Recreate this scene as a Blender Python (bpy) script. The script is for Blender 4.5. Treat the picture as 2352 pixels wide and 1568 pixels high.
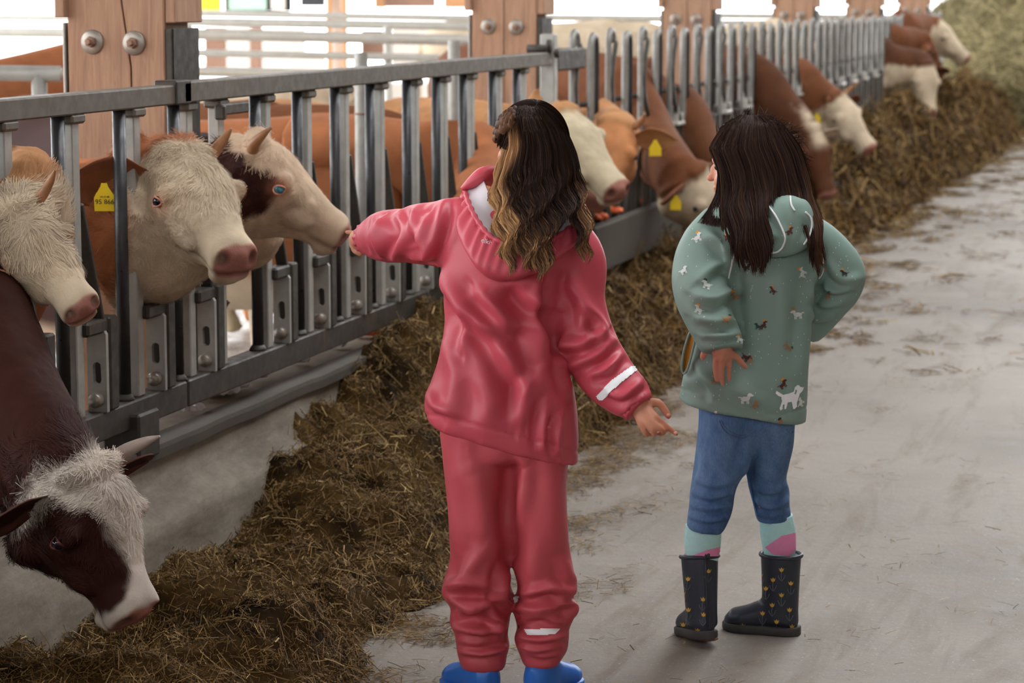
import bpy, bmesh, math, random
import numpy as np
from mathutils import Vector, Matrix
from mathutils.bvhtree import BVHTree
from mathutils import noise as mnoise

for o in list(bpy.data.objects):
    bpy.data.objects.remove(o)
S = bpy.context.scene
COL = S.collection
RNG = np.random.default_rng(7)

# ------------------------------------------------------------------ camera
F_PX, CAM_H = 5800.0, 1.48                      # focal length in pixels of the 2352 px wide frame, lens height
PITCH = math.atan(786 / F_PX)
YAW = math.atan2(1574, F_PX * math.cos(PITCH) + 786 * math.sin(PITCH))
cam_data = bpy.data.cameras.new('camera')
cam = bpy.data.objects.new('camera', cam_data)
COL.objects.link(cam)
cam.location = (0, 0, CAM_H)
cam.rotation_euler = (math.pi / 2 - PITCH, 0, YAW)
cam_data.sensor_width = 22.3
cam_data.lens = F_PX / 2352 * 22.3
cam_data.clip_end = 300
cam_data.dof.use_dof = True
cam_data.dof.focus_distance = 5.35
cam_data.dof.aperture_fstop = 4.0
S.camera = cam

# ------------------------------------------------------------------ light
S.view_settings.view_transform = 'Standard'
S.view_settings.look = 'None'
S.view_settings.gamma = 1
S.view_settings.use_curve_mapping = False
S.view_settings.exposure = 0.34
S.render.film_transparent = False
world = bpy.data.worlds.new('overcast_sky')
S.world = world
world.use_nodes = True
wn = world.node_tree.nodes['Background']
wn.inputs[0].default_value = (0.96, 0.98, 1.0, 1)
wn.inputs[1].default_value = 4.6

def area(name, loc, aim, sx, sy, power, colr=(1, 1, 1)):
    d = bpy.data.lights.new(name, 'AREA')
    d.shape = 'RECTANGLE'
    d.size, d.size_y, d.energy, d.color = sx, sy, power, colr
    o = bpy.data.objects.new(name, d)
    COL.objects.link(o)
    o.location = loc
    o.rotation_euler = (Vector(aim) - Vector(loc)).to_track_quat('-Z', 'Y').to_euler()
    return o

# ------------------------------------------------------------------ projection of measured pixels into the barn
cF = np.array([-math.sin(YAW) * math.cos(PITCH), math.cos(YAW) * math.cos(PITCH), -math.sin(PITCH)])
cR = np.array([math.cos(YAW), math.sin(YAW), 0.0])
cU = np.cross(cR, cF)
hF = np.array([-math.sin(YAW), math.cos(YAW), 0.0])
C0 = np.array([0, 0, CAM_H])

def ray(px, py):
    return cF + cR * ((px - 1176) / F_PX) + cU * ((784 - py) / F_PX)
def at_depth(px, py, d):
    return C0 + ray(px, py) * d
def at_z(px, py, z=0.0):
    r = ray(px, py)
    return C0 + r * ((z - CAM_H) / r[2])
def at_x(px, py, x):
    r = ray(px, py)
    return C0 + r * (x / r[0])
def at_dist(px, py, h):                            # vertical plane at horizontal distance h, facing the lens
    r = ray(px, py)
    return C0 + r * (h / (r @ hF))
def project(V):
    v = np.asarray(V) - C0
    d = v @ cF
    return np.stack([1176 + F_PX * (v @ cR) / d, 784 - F_PX * (v @ cU) / d, d], -1)
def cdir(r, u, t):                                 # right, up, towards the lens
    v = cR * r + cU * u - cF * t
    return v / np.linalg.norm(v)
def nrm(v):
    v = np.asarray(v, float)
    return v / (np.linalg.norm(v, axis=-1, keepdims=True) + 1e-12)

# ------------------------------------------------------------------ mesh helpers
def tag(o, label=None, cat=None, group=None, kind=None):
    if label: o['label'] = label
    if cat: o['category'] = cat
    if group: o['group'] = group
    if kind: o['kind'] = kind
    return o

def thing(name, label, cat, loc=(0, 0, 0), group=None):
    o = bpy.data.objects.new(name, None)
    o.empty_display_size = 0.1
    COL.objects.link(o)
    o.location = [float(c) for c in loc]
    return tag(o, label, cat, group)

def origin(o):
    p = np.zeros(3)
    while o is not None:
        p = p + np.array(o.location)
        o = o.parent
    return p

def make_data(name, V, F, mat=None, smooth=True, col=None, uv=None):
    V = np.asarray(V, np.float32)
    me = bpy.data.meshes.new(name)
    if isinstance(F, np.ndarray) and F.ndim == 2:
        n, k = F.shape
        me.vertices.add(len(V))
        me.vertices.foreach_set('co', V.ravel())
        me.loops.add(n * k)
        me.loops.foreach_set('vertex_index', F.astype(np.int32).ravel())
        me.polygons.add(n)
        me.polygons.foreach_set('loop_start', np.arange(0, n * k, k, dtype=np.int32))
        me.update(calc_edges=True)
        me.validate()
    else:
        me.from_pydata([tuple(map(float, v)) for v in V], [], [tuple(int(i) for i in f) for f in F])
    if smooth:
        me.polygons.foreach_set('use_smooth', np.ones(len(me.polygons), bool))
    if mat is not None:
        me.materials.append(mat)
    if col is not None:
        a = me.color_attributes.new('Col', 'FLOAT_COLOR', 'POINT')
        c = np.ones((len(V), 4), np.float32)
        c[:, :3] = col
        a.data.foreach_set('color', c.ravel())
    return me

def obj(name, V, F, mat=None, parent=None, smooth=True, col=None, label=None, kind=None, mods=None):
    V = np.asarray(V, float)
    base = origin(parent) if parent is not None else np.zeros(3)
    me = make_data(name, V - base, F, mat, smooth, col)
    o = bpy.data.objects.new(name, me)
    COL.objects.link(o)
    if parent is not None:
        o.parent = parent
    if label: o['label'] = label
    if kind: o['kind'] = kind
    return o

def join(parts):
    Vs, Fs, n = [], [], 0
    for V, F in parts:
        V = np.asarray(V, float)
        Vs.append(V)
        Fs += [tuple(int(i) + n for i in f) for f in F]
        n += len(V)
    return np.concatenate(Vs), Fs

def box(c, s, bevel=0.0, R=None, seg=1):
    bm = bmesh.new()
    bmesh.ops.create_cube(bm, size=1)
    for v in bm.verts:
        v.co = Vector((v.co.x * s[0], v.co.y * s[1], v.co.z * s[2]))
    if bevel:
        bmesh.ops.bevel(bm, geom=bm.edges[:], offset=bevel, segments=seg, affect='EDGES', profile=0.5)
    bm.verts.index_update()
    V = np.array([v.co[:] for v in bm.verts])
    Fc = [[v.index for v in f.verts] for f in bm.faces]
    bm.free()
    if R is not None:
        V = V @ np.asarray(R).T
    return V + np.asarray(c, float), Fc

def frames(P, up=(0, 0, 1)):
    P = np.asarray(P, float)
    T = nrm(np.gradient(P, axis=0))
    up = np.asarray(up, float)
    N, prev = [], None
    for t in T:
        a = np.cross(t, up) if prev is None else prev - t * (prev @ t)
        if np.linalg.norm(a) < 1e-4:
            a = np.cross(t, (1, 0.3, 0.1))
        prev = a / np.linalg.norm(a)
        N.append(prev)
    N = np.array(N)
    return T, N, np.cross(N, T)

def ringmesh(rings, close=True, cap=True):
    rings = np.asarray(rings, float)
    m, n, _ = rings.shape
    V = rings.reshape(-1, 3)
    i = np.arange(m - 1)[:, None] * n
    j = np.arange(n)[None, :]
    k = (j + 1) % n
    Fq = np.stack([i + j, i + k, i + n + k, i + n + j], -1).reshape(-1, 4)
    Fl = [tuple(f) for f in Fq]
    if cap:
        Fl.append(tuple(range(n - 1, -1, -1)))
        Fl.append(tuple(range((m - 1) * n, m * n)))
    return V, Fl

def tube(P, r, n=12, r2=None, up=(0, 0, 1), cap=True, fixed=False):
    P = np.asarray(P, float)
    m = len(P)
    r = np.broadcast_to(np.asarray(r, float), (m,))
    r2 = r if r2 is None else np.broadcast_to(np.asarray(r2, float), (m,))
    T, N, B = frames(P, up)
    if fixed:                                       # N stays horizontal
        N = nrm(np.cross(T, np.asarray(up, float)))
        B = np.cross(N, T)
    a = np.linspace(0, 2 * math.pi, n, endpoint=False)
    R = P[:, None] + N[:, None] * (np.cos(a)[None, :, None] * r[:, None, None]) + B[:, None] * (np.sin(a)[None, :, None] * r2[:, None, None])
    return ringmesh(R, cap=cap)

def cr(P, n):
    """Catmull-Rom resampling of a list of vectors."""
    P = np.asarray(P, float)
    if P.ndim == 1: P = P[:, None]
    m = len(P)
    t = np.linspace(0, m - 1, n)
    i = np.clip(t.astype(int), 0, m - 2)
    u = (t - i).reshape((-1,) + (1,) * (P.ndim - 1))
    p0, p1, p2, p3 = P[np.clip(i - 1, 0, m - 1)], P[i], P[i + 1], P[np.clip(i + 2, 0, m - 1)]
    return 0.5 * (2 * p1 + (p2 - p0) * u + (2 * p0 - 5 * p1 + 4 * p2 - p3) * u ** 2 + (3 * p1 - p0 - 3 * p2 + p3) * u ** 3)

def ball(c, r, n=16, m=10, R=None):
    r = np.broadcast_to(np.asarray(r, float), (3,))
    th = np.linspace(0.06, math.pi - 0.06, m)
    a = np.linspace(0, 2 * math.pi, n, endpoint=False)
    X = np.stack([np.sin(th)[:, None] * np.cos(a), np.sin(th)[:, None] * np.sin(a), np.cos(th)[:, None] + 0 * a], -1) * r
    if R is not None:
        X = X @ np.asarray(R).T
    return ringmesh(X + np.asarray(c, float))

def lathe(profile, n=24, axis=(0, 0, 1), c=(0, 0, 0)):
    ax = nrm(axis)
    s = nrm(np.cross(ax, (0.31, 0.2, 0.9) if abs(ax[2]) < 0.9 else (1, 0, 0)))
    t = np.cross(ax, s)
    a = np.linspace(0, 2 * math.pi, n, endpoint=False)
    rings = [np.asarray(c) + ax * h + (s[None] * np.cos(a)[:, None] + t[None] * np.sin(a)[:, None]) * max(r, 1e-4) for r, h in profile]
    return ringmesh(rings)

def remesh(parts, voxel, smooth=4, factor=0.5):
    V, Fc = join(parts) if isinstance(parts, list) else parts
    me = make_data('tmp', V, Fc, None, False)
    o = bpy.data.objects.new('tmp', me)
    COL.objects.link(o)
    m = o.modifiers.new('r', 'REMESH')
    m.mode = 'VOXEL'; m.voxel_size = voxel; m.adaptivity = 0
    if smooth:
        s = o.modifiers.new('s', 'SMOOTH')
        s.iterations = smooth; s.factor = factor
    dg = bpy.context.evaluated_depsgraph_get()
    ev = o.evaluated_get(dg)
    em = ev.to_mesh()
    nV = np.empty(len(em.vertices) * 3, np.float32); em.vertices.foreach_get('co', nV)
    q = np.empty(len(em.loops), np.int32); em.loops.foreach_get('vertex_index', q)
    ev.to_mesh_clear()
    bpy.data.objects.remove(o); bpy.data.meshes.remove(me)
    return nV.reshape(-1, 3).astype(float), q.reshape(-1, 4)

def vnormals(V, Fq):
    Fq = np.asarray(Fq)
    a, b, c = V[Fq[:, 0]], V[Fq[:, 1]], V[Fq[:, 2]]
    d = V[Fq[:, 3]] if Fq.shape[1] == 4 else a
    n = np.cross(c - a, d - b) if Fq.shape[1] == 4 else np.cross(b - a, c - a)
    N = np.zeros_like(V)
    for k in range(Fq.shape[1]):
        np.add.at(N, Fq[:, k], n)
    return nrm(N)

def vsmooth(V, Fq, it, w=None, lam=0.5):
    Fq = np.asarray(Fq)
    k = Fq.shape[1]
    e = np.concatenate([Fq[:, [i, (i + 1) % k]] for i in range(k)])
    e = np.concatenate([e, e[:, ::-1]])
    deg = np.bincount(e[:, 0], minlength=len(V)).astype(float)[:, None] + 1e-9
    V = V.copy()
    for _ in range(it):
        s = np.stack([np.bincount(e[:, 0], V[e[:, 1], a], len(V)) for a in range(3)], -1) / deg
        V += (s - V) * lam * (1 if w is None else w[:, None])
    return V

def fnoise(P, scale, seed=0.0, octaves=3):
    """Smooth value noise on an (n,3) array, about -1..1."""
    P = np.asarray(P, float) * scale + seed * 17.31
    out = np.zeros(len(P)); amp = 1.0; tot = 0
    for o in range(octaves):
        i = np.floor(P).astype(np.int64); f = P - i; f = f * f * (3 - 2 * f)
        acc = 0
        for dx in (0, 1):
            for dy in (0, 1):
                for dz in (0, 1):
                    h = (i[:, 0] + dx) * 374761393 + (i[:, 1] + dy) * 668265263 + (i[:, 2] + dz) * 2147483647 + o * 1013
                    h = (h ^ (h >> 13)) * 1274126177
                    h = ((h ^ (h >> 16)) & 0xFFFF) / 32767.5 - 1
                    acc = acc + h * np.where(dx, f[:, 0], 1 - f[:, 0]) * np.where(dy, f[:, 1], 1 - f[:, 1]) * np.where(dz, f[:, 2], 1 - f[:, 2])
        out += acc * amp; tot += amp
        amp *= 0.5; P = P * 2.03 + 5.1
    return out / tot * 1.6

def sstep(a, b, x):
    t = np.clip((x - a) / (b - a), 0, 1)
    return t * t * (3 - 2 * t)

# ------------------------------------------------------------------ materials
MATS = {}
def srgb(r, g, b):
    return tuple(((c / 255) / 12.92 if c / 255 <= 0.04045 else ((c / 255 + 0.055) / 1.055) ** 2.4) for c in (r, g, b))

class NT:
    def __init__(self, name, rough=0.6, metal=0.0, spec=0.5):
        self.m = bpy.data.materials.new(name)
        self.m.use_nodes = True
        self.t = self.m.node_tree
        self.b = self.t.nodes['Principled BSDF']
        self.b.inputs['Roughness'].default_value = rough
        self.b.inputs['Metallic'].default_value = metal
        self.b.inputs['Specular IOR Level'].default_value = spec
        self.co = self.n('ShaderNodeTexCoord').outputs['Object']
        MATS[name] = self.m
    def n(self, t, **k):
        x = self.t.nodes.new(t)
        for a, v in k.items():
            setattr(x, a, v)
        return x
    def l(self, a, b):
        self.t.links.new(a, b)
    def mapping(self, scale=(1, 1, 1), src=None):
        x = self.n('ShaderNodeMapping')
        x.inputs['Scale'].default_value = scale
        self.l(src or self.co, x.inputs['Vector'])
        return x.outputs[0]
    def noise(self, scale, detail=4, rough=0.55, vec=None, dist=0.0):
        x = self.n('ShaderNodeTexNoise')
        x.inputs['Scale'].default_value = scale
        x.inputs['Detail'].default_value = detail
        x.inputs['Roughness'].default_value = rough
        x.inputs['Distortion'].default_value = dist
        self.l(vec or self.co, x.inputs['Vector'])
        return x.outputs['Fac']
    def ramp(self, fac, stops):
        x = self.n('ShaderNodeValToRGB')
        e = x.color_ramp.elements
        while len(e) < len(stops): e.new(0.5)
        for i, (p, c) in enumerate(stops):
            e[i].position = p
            e[i].color = (*c, 1) if not np.isscalar(c) else (c, c, c, 1)
        self.l(fac, x.inputs[0])
        return x.outputs[0]
    def mix(self, fac, a, b, mode='MIX'):
        x = self.n('ShaderNodeMix', data_type='RGBA', blend_type=mode)
        for s, v in ((x.inputs[0], fac), (x.inputs[6], a), (x.inputs[7], b)):
            if hasattr(v, 'is_linked'): self.l(v, s)
            elif np.isscalar(v): s.default_value = v
            else: s.default_value = (*v, 1)
        return x.outputs[2]
    def attr(self, name='Col'):
        x = self.n('ShaderNodeAttribute')
        x.attribute_name = name
        return x.outputs['Color']
    def color(self, c):
        if hasattr(c, 'is_linked'): self.l(c, self.b.inputs['Base Color'])
        else: self.b.inputs['Base Color'].default_value = (*c, 1)
        return self
    def bump(self, h, strength=0.3, dist=0.01):
        x = self.n('ShaderNodeBump')
        x.inputs['Strength'].default_value = strength
        x.inputs['Distance'].default_value = dist
        self.l(h, x.inputs['Height'])
        self.l(x.outputs[0], self.b.inputs['Normal'])
        return self
    def rough(self, f):
        self.l(f, self.b.inputs['Roughness'])
        return self
    def done(self):
        return self.m

def simple(name, c, rough=0.6, metal=0.0, var=0.18, scale=12, bump=0.0, bscale=60, spec=0.5):
    m = NT(name, rough, metal, spec)
    c = np.array(c)
    m.color(m.ramp(m.noise(scale, 5), [(0.25, tuple(np.clip(c * (1 - var), 0, 1))), (0.75, tuple(np.clip(c * (1 + var), 0, 1)))]))
    if bump: m.bump(m.noise(bscale, 4), bump, 0.004)
    return m.done()

# concrete of the driving alley: worn, dusty, with chaff trodden in along the feed
m = NT('alley_concrete', 0.62)
big = m.noise(0.55, 5, 0.6)
fine = m.noise(9, 8, 0.7)
st = m.noise(1.0, 6, 0.65, m.mapping((7, 1.1, 1)), 0.6)
c1 = m.mix(fine, srgb(108, 99, 90), srgb(176, 167, 156))
c2 = m.mix(m.ramp(big, [(0.35, 0.0), (0.7, 1.0)]), c1, srgb(118, 110, 103), 'MULTIPLY')
c2 = m.mix(0.5, c1, c2)
c3 = m.mix(m.ramp(st, [(0.52, 0.0), (0.70, 0.65)]), c2, srgb(100, 85, 66))
spk = m.noise(120, 3, 0.6)
c4 = m.mix(m.ramp(spk, [(0.62, 0.0), (0.72, 0.6)]), c3, srgb(205, 196, 180))
m.color(c4)
m.rough(m.ramp(fine, [(0.3, 0.45), (0.7, 0.75)]))
m.bump(m.noise(26, 8, 0.75), 0.6, 0.010)
m.done()

m = NT('barn_floor_wet', 0.25)
m.color(m.ramp(m.noise(6, 6, 0.7), [(0.3, srgb(120, 112, 104)), (0.7, srgb(214, 208, 202))]))
m.rough(m.ramp(m.noise(14, 4), [(0.35, 0.12), (0.65, 0.55)]))
m.bump(m.noise(30, 6), 0.5, 0.01)
m.done()

m = NT('curb_concrete', 0.8)
v = m.mix(m.noise(5, 7, 0.65), srgb(104, 94, 80), srgb(170, 160, 144))
v = m.mix(m.ramp(m.noise(2.2, 7, 0.75, m.mapping((1, 0.6, 2.5))), [(0.42, 0.0), (0.70, 0.85)]), v, srgb(72, 60, 46))
m.color(v); m.bump(m.noise(40, 8, 0.7), 0.4, 0.006); m.done()

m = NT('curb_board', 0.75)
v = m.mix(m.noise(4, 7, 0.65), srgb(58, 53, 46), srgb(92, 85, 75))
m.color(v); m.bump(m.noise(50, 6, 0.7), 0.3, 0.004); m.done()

def galv(name, lo, hi, rust=0.25, rough=0.48, metal=0.35):
    m = NT(name, rough, metal)
    v = m.mix(m.noise(18, 6, 0.6), srgb(*lo), srgb(*hi))
    v = m.mix(m.ramp(m.noise(4.5, 6, 0.7), [(0.58, 0.0), (0.72, rust)]), v, srgb(120, 82, 54))
    m.color(v); m.rough(m.ramp(m.noise(30, 4), [(0.3, rough - 0.12), (0.7, rough + 0.15)]))
    m.bump(m.noise(90, 3), 0.12, 0.002)
    return m.done()
galv('galvanised', (134, 132, 126), (188, 186, 178))
galv('lock_steel', (104, 102, 98), (166, 164, 158))
galv('galvanised_rail', (84, 78, 70), (116, 108, 98), 0.35, 0.55)
galv('dark_pipe', (38, 38, 40), (66, 66, 68), 0.15, 0.38, 0.3)
galv('old_steel', (48, 44, 40), (78, 72, 64), 0.45, 0.55)
galv('bright_pipe', (176, 174, 166), (214, 210, 200), 0.2, 0.42, 0.25)
simple('rust_bolt', srgb(146, 116, 98), 0.6, 0.4, 0.3, 40, 0.3)
simple('washer_steel', srgb(150, 142, 132), 0.42, 0.55, 0.25, 30, 0.2)

m = NT('pillar_wood', 0.72)
gr = m.noise(7, 8, 0.62, m.mapping((7, 7, 0.7)), 0.8)
v = m.ramp(gr, [(0.25, srgb(140, 104, 80)), (0.5, srgb(170, 130, 102)), (0.78, srgb(190, 152, 122))])
v = m.mix(m.ramp(m.noise(1.6, 5, 0.6), [(0.4, 0.0), (0.72, 0.45)]), v, srgb(142, 112, 92))
kn = m.n('ShaderNodeTexVoronoi'); kn.inputs['Scale'].default_value = 6.5
m.l(m.mapping((1, 1, 0.55)), kn.inputs['Vector'])
v = m.mix(m.ramp(kn.outputs['Distance'], [(0.05, 0.75), (0.16, 0.0)]), v, srgb(112, 72, 50))
m.color(v); m.bump(m.noise(16, 8, 0.6, m.mapping((9, 9, 0.6))), 0.25, 0.006); m.done()

def attr_mat(name, rough=0.7, bump=0.2, bscale=220, stretch=(1, 1, 1), sheen=0.0, var=0.3, vscale=30, spec=0.3):
    m = NT(name, rough, 0, spec)
    a = m.attr()
    f = m.noise(vscale, 5, 0.6, m.mapping(stretch))
    v = m.mix(m.ramp(f, [(0.2, 1 - var), (0.8, 1 + var)]), a, a)
    v = m.mix(1.0, a, m.ramp(f, [(0.2, 1 - var), (0.8, 1.0)]), 'MULTIPLY')
    m.color(v)
    if bump: m.bump(m.noise(bscale, 5, 0.6, m.mapping(stretch)), bump, 0.003)
    if sheen:
        m.b.inputs['Sheen Weight'].default_value = sheen
        m.b.inputs['Sheen Roughness'].default_value = 0.4
    return m.done()
attr_mat('coat', 0.75, 0.35, 160, (1, 1, 1), 0.0, 0.22, 22, 0.15)
attr_mat('fur', 0.65, 0.0, spec=0.2, var=0.1)
attr_mat('straw', 0.7, 0.0, spec=0.25, var=0.15, vscale=60)
attr_mat('litter_base', 0.9, 0.8, 55, spec=0.05, var=0.5, vscale=26)
attr_mat('hay', 0.85, 0.6, 40, spec=0.1, var=0.4, vscale=14)
attr_mat('skin', 0.5, 0.05, 300, spec=0.4, var=0.08, vscale=40)
MATS['skin'].node_tree.nodes['Principled BSDF'].inputs['Subsurface Weight'].default_value = 0.12
MATS['skin'].node_tree.nodes['Principled BSDF'].inputs['Subsurface Scale'].default_value = 0.01
m = NT('hair', 0.55, 0, 0.1); m.color(m.attr()); m.done()
simple('nose_skin', srgb(178, 118, 108), 0.35, 0, 0.25, 60, 0.3, 160)
simple('eye_dark', (0.006, 0.006, 0.012), 0.05, 0, 0.1)
simple('eye_cyan_glint', srgb(58, 120, 136), 0.08, 0, 0.6, 120)  # cyan reflection on a dark eye, painted as the eyeball colour
simple('eyelid_pink', srgb(216, 148, 122), 0.55, 0, 0.15, 60)
simple('eyelid_dark', srgb(96, 44, 36), 0.55, 0, 0.15, 60)
simple('horn', srgb(164, 116, 78), 0.5, 0, 0.35, 24, 0.2)
simple('horn_grey', srgb(150, 134, 124), 0.5, 0, 0.3, 24, 0.2)
simple('tag_yellow', srgb(238, 204, 34), 0.45, 0, 0.06)
simple('tag_ink', srgb(60, 60, 50), 0.6, 0, 0.05)
simple('paper_scrap', srgb(232, 232, 236), 0.7, 0, 0.06, 30)
simple('carrot', srgb(236, 112, 62), 0.55, 0, 0.15, 40)
# ================================================================== setting
XF = -2.547                                        # plane of the feed fence
def struct(name, V, F, mat, smooth=False, parent=None):
    o = obj(name, V, F, mat, parent, smooth)
    o['kind'] = 'structure'
    return o

V, Fc = box((3.2, 24, -0.06), (11.6, 64, 0.12)); struct('floor', V, Fc, MATS['alley_concrete'])
V, Fc = box((-14.6, 24, -0.09), (24, 64, 0.12)); struct('floor_barn', V, Fc, MATS['barn_floor_wet'])

# roof over alley and pens, open along the far pen side and at both ends
simple('roof_boards', srgb(92, 72, 56), 0.8, 0, 0.2, 3)
V, Fc = join([box((-4.9, 18, 5.2), (7.2, 52, 0.16)), box((5.2, 18, 5.2), (8.0, 52, 0.16)), box((0, -2, 5.2), (2.6, 12, 0.16))]); struct('ceiling', V, Fc, MATS['roof_boards'])   # unseen roof, its ridge gap shaped to steer daylight into the alley
V, Fc = box((6.6, 18, 2.0), (0.2, 52, 4.0)); struct('added_wall_right', V, Fc, MATS['roof_boards'])  # unseen wall put in to block light from the right

V, Fc = box((-0.5, -4, 1.4), (16, 0.2, 2.8)); struct('added_wall_back', V, Fc, MATS['roof_boards'])   # unseen wall added to cut light from behind, open above
# feed curb: low concrete wall, far stretch with a dark board on it
def prism(profile, y0, y1):
    """profile in (x, z), swept along y."""
    n = len(profile)
    V = [(x, y0, z) for x, z in profile] + [(x, y1, z) for x, z in profile]
    Fc = [tuple(range(n - 1, -1, -1)), tuple(range(n, 2 * n))] + [(i, (i + 1) % n, n + (i + 1) % n, n + i) for i in range(n)]
    return np.array(V, float), Fc
def rough_prism(profile, y0, y1, step, amp, seed):
    prof = np.array(profile, float)
    pts = []
    for a, b in zip(prof, np.roll(prof, -1, 0)):
        k = max(1, int(np.linalg.norm(b - a) / 0.05))
        pts += [a + (b - a) * t / k for t in range(k)]
    pts = np.array(pts)
    ys = np.arange(y0, y1 + step, step)
    rings = np.zeros((len(ys), len(pts), 3))
    rings[:, :, 0] = pts[None, :, 0]; rings[:, :, 2] = pts[None, :, 1]; rings[:, :, 1] = ys[:, None]
    P = rings.reshape(-1, 3)
    P[:, 0] += fnoise(P, 3, seed, 4) * amp; P[:, 2] += fnoise(P, 4, seed + 3, 4) * amp
    return ringmesh(P.reshape(rings.shape))
XC = XF + 0.03                                     # alley face of the curb
V, Fc = rough_prism([(XC + 0.10, 0), (XC + 0.07, 0.20), (XC + 0.005, 0.24), (XC, 0.345), (XC - 0.012, 0.356), (XC - 0.22, 0.356), (XC - 0.22, 0)], 3.5, 40, 0.06, 0.006, 1)
struct('trim_1', V, Fc, MATS['curb_concrete'], True)
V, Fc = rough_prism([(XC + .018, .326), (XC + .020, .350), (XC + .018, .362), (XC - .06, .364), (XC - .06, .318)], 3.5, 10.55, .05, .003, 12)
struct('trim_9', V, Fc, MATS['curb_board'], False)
for k in range(4):
    V, Fc = box((XC + 0.028, 10.55 + 2.0 + k * 4.04, 0.40), (0.05, 4.0, 0.21), 0.008)
    struct('trim_%d' % (k + 2), V, Fc, MATS['curb_board'])

# ------------------------------------------------------------------ near feed fence (yoke bars)
fence = thing('feed_fence', 'grey steel feed fence of paired upright bars under a square top rail', 'fence', (XF, 5.0, 0.36))
TOP, BOT = 1.262, 0.49
rail = []
V, Fc = box((XF, (3.6 + 6.09) / 2, TOP - 0.025), (0.055, 6.09 - 3.6, 0.05), 0.004); obj('top_rail', V, Fc, MATS['galvanised_rail'], fence, False)
V, Fc = box((XF + 0.004, (6.10 + 9.98) / 2, TOP - 0.021), (0.058, 9.98 - 6.10, 0.054), 0.004); obj('top_rail', V, Fc, MATS['galvanised_rail'], fence, False)
V, Fc = box((XF, (3.6 + 6.09) / 2, BOT - 0.035), (0.06, 6.09 - 3.6, 0.07), 0.004); obj('bottom_rail', V, Fc, MATS['old_steel'], fence, False)
V, Fc = box((XF, (6.10 + 9.98) / 2, BOT - 0.035), (0.06, 9.98 - 6.10, 0.07), 0.004); obj('bottom_rail', V, Fc, MATS['old_steel'], fence, False)
V, Fc = box((XF + 0.001, 6.095, TOP - 0.02), (0.064, 0.10, 0.062), 0.004); obj('rail_sleeve', V, Fc, MATS['old_steel'], fence, False)
for yy in (5.78,):
    V, Fc = box((XF + 0.005, yy, 0.40), (0.10, 0.13, 0.12), 0.006); obj('foot_bracket', V, Fc, MATS['old_steel'], fence, False)

pipe_px = [140, 280, 404, None, 590, 686, 772, 852, 936, 1003, 1064, 1131, 1186]
sq_px = [(2, 30), (158, 187), (300, 318), (422, 436), (495, 515), (603, 618), (698, 712), (785, 796), (867, 885), (947, 956), (1013, 1022), (1075, 1091), (1139, 1148), (1194, 1202)]
pipe_y = [at_x(p, 600, XF)[1] for p in pipe_px if p] + [4.75, 5.08 - 0.02]
for y in pipe_y:
    V, Fc = tube([(XF, y, BOT), (XF, y, TOP - 0.05)], 0.0165, 14)
    obj('round_bar', V, Fc, MATS['dark_pipe'], fence)
    V, Fc = lathe([(0.026, 0), (0.024, 0.006), (0.0175, 0.016)], 14, c=(XF, y, BOT)); obj('weld_collar', V, Fc, MATS['old_steel'], fence)
def slotted_plate(y, z0, z1, w, t):
    """upright flat bar with a long hole near its foot."""
    zs = [z0, z0 + 0.06, z0 + 0.105, z1]
    h = w * 0.22
    prof = []
    bm = bmesh.new()
    hole = [(h * math.cos(a), z0 + 0.095 + (0.016 if math.sin(a) > 0 else -0.016) + h * math.sin(a)) for a in np.linspace(0, 2 * math.pi, 12, endpoint=False)]
    outer = [(w / 2, z0 + 0.095), (w / 2, z1 - 0.02), (w / 2 - 0.012, z1), (0, z1), (-w / 2 + 0.012, z1), (-w / 2, z1 - 0.02), (-w / 2, z0 + 0.095), (-w / 2, z0 + 0.03), (-w / 2, z0), (0, z0), (w / 2, z0), (w / 2, z0 + 0.03)]
    V = []
    for dy in (-t / 2, t / 2):
        V += [(XF + 0.012 + a, y + dy, b) for a, b in outer] + [(XF + 0.012 + a, y + dy, b) for a, b in hole]
    n = 12
    Fc = []
    for i in range(n):
        j = (i + 1) % n
        Fc.append((i, j, n + j, n + i))
        Fc.append((2 * n + j, 2 * n + i, 3 * n + i, 3 * n + j))
        Fc.append((j, i, 2 * n + i, 2 * n + j))
        Fc.append((n + i, n + j, 3 * n + j, 3 * n + i))
    return np.array(V), Fc
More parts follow.
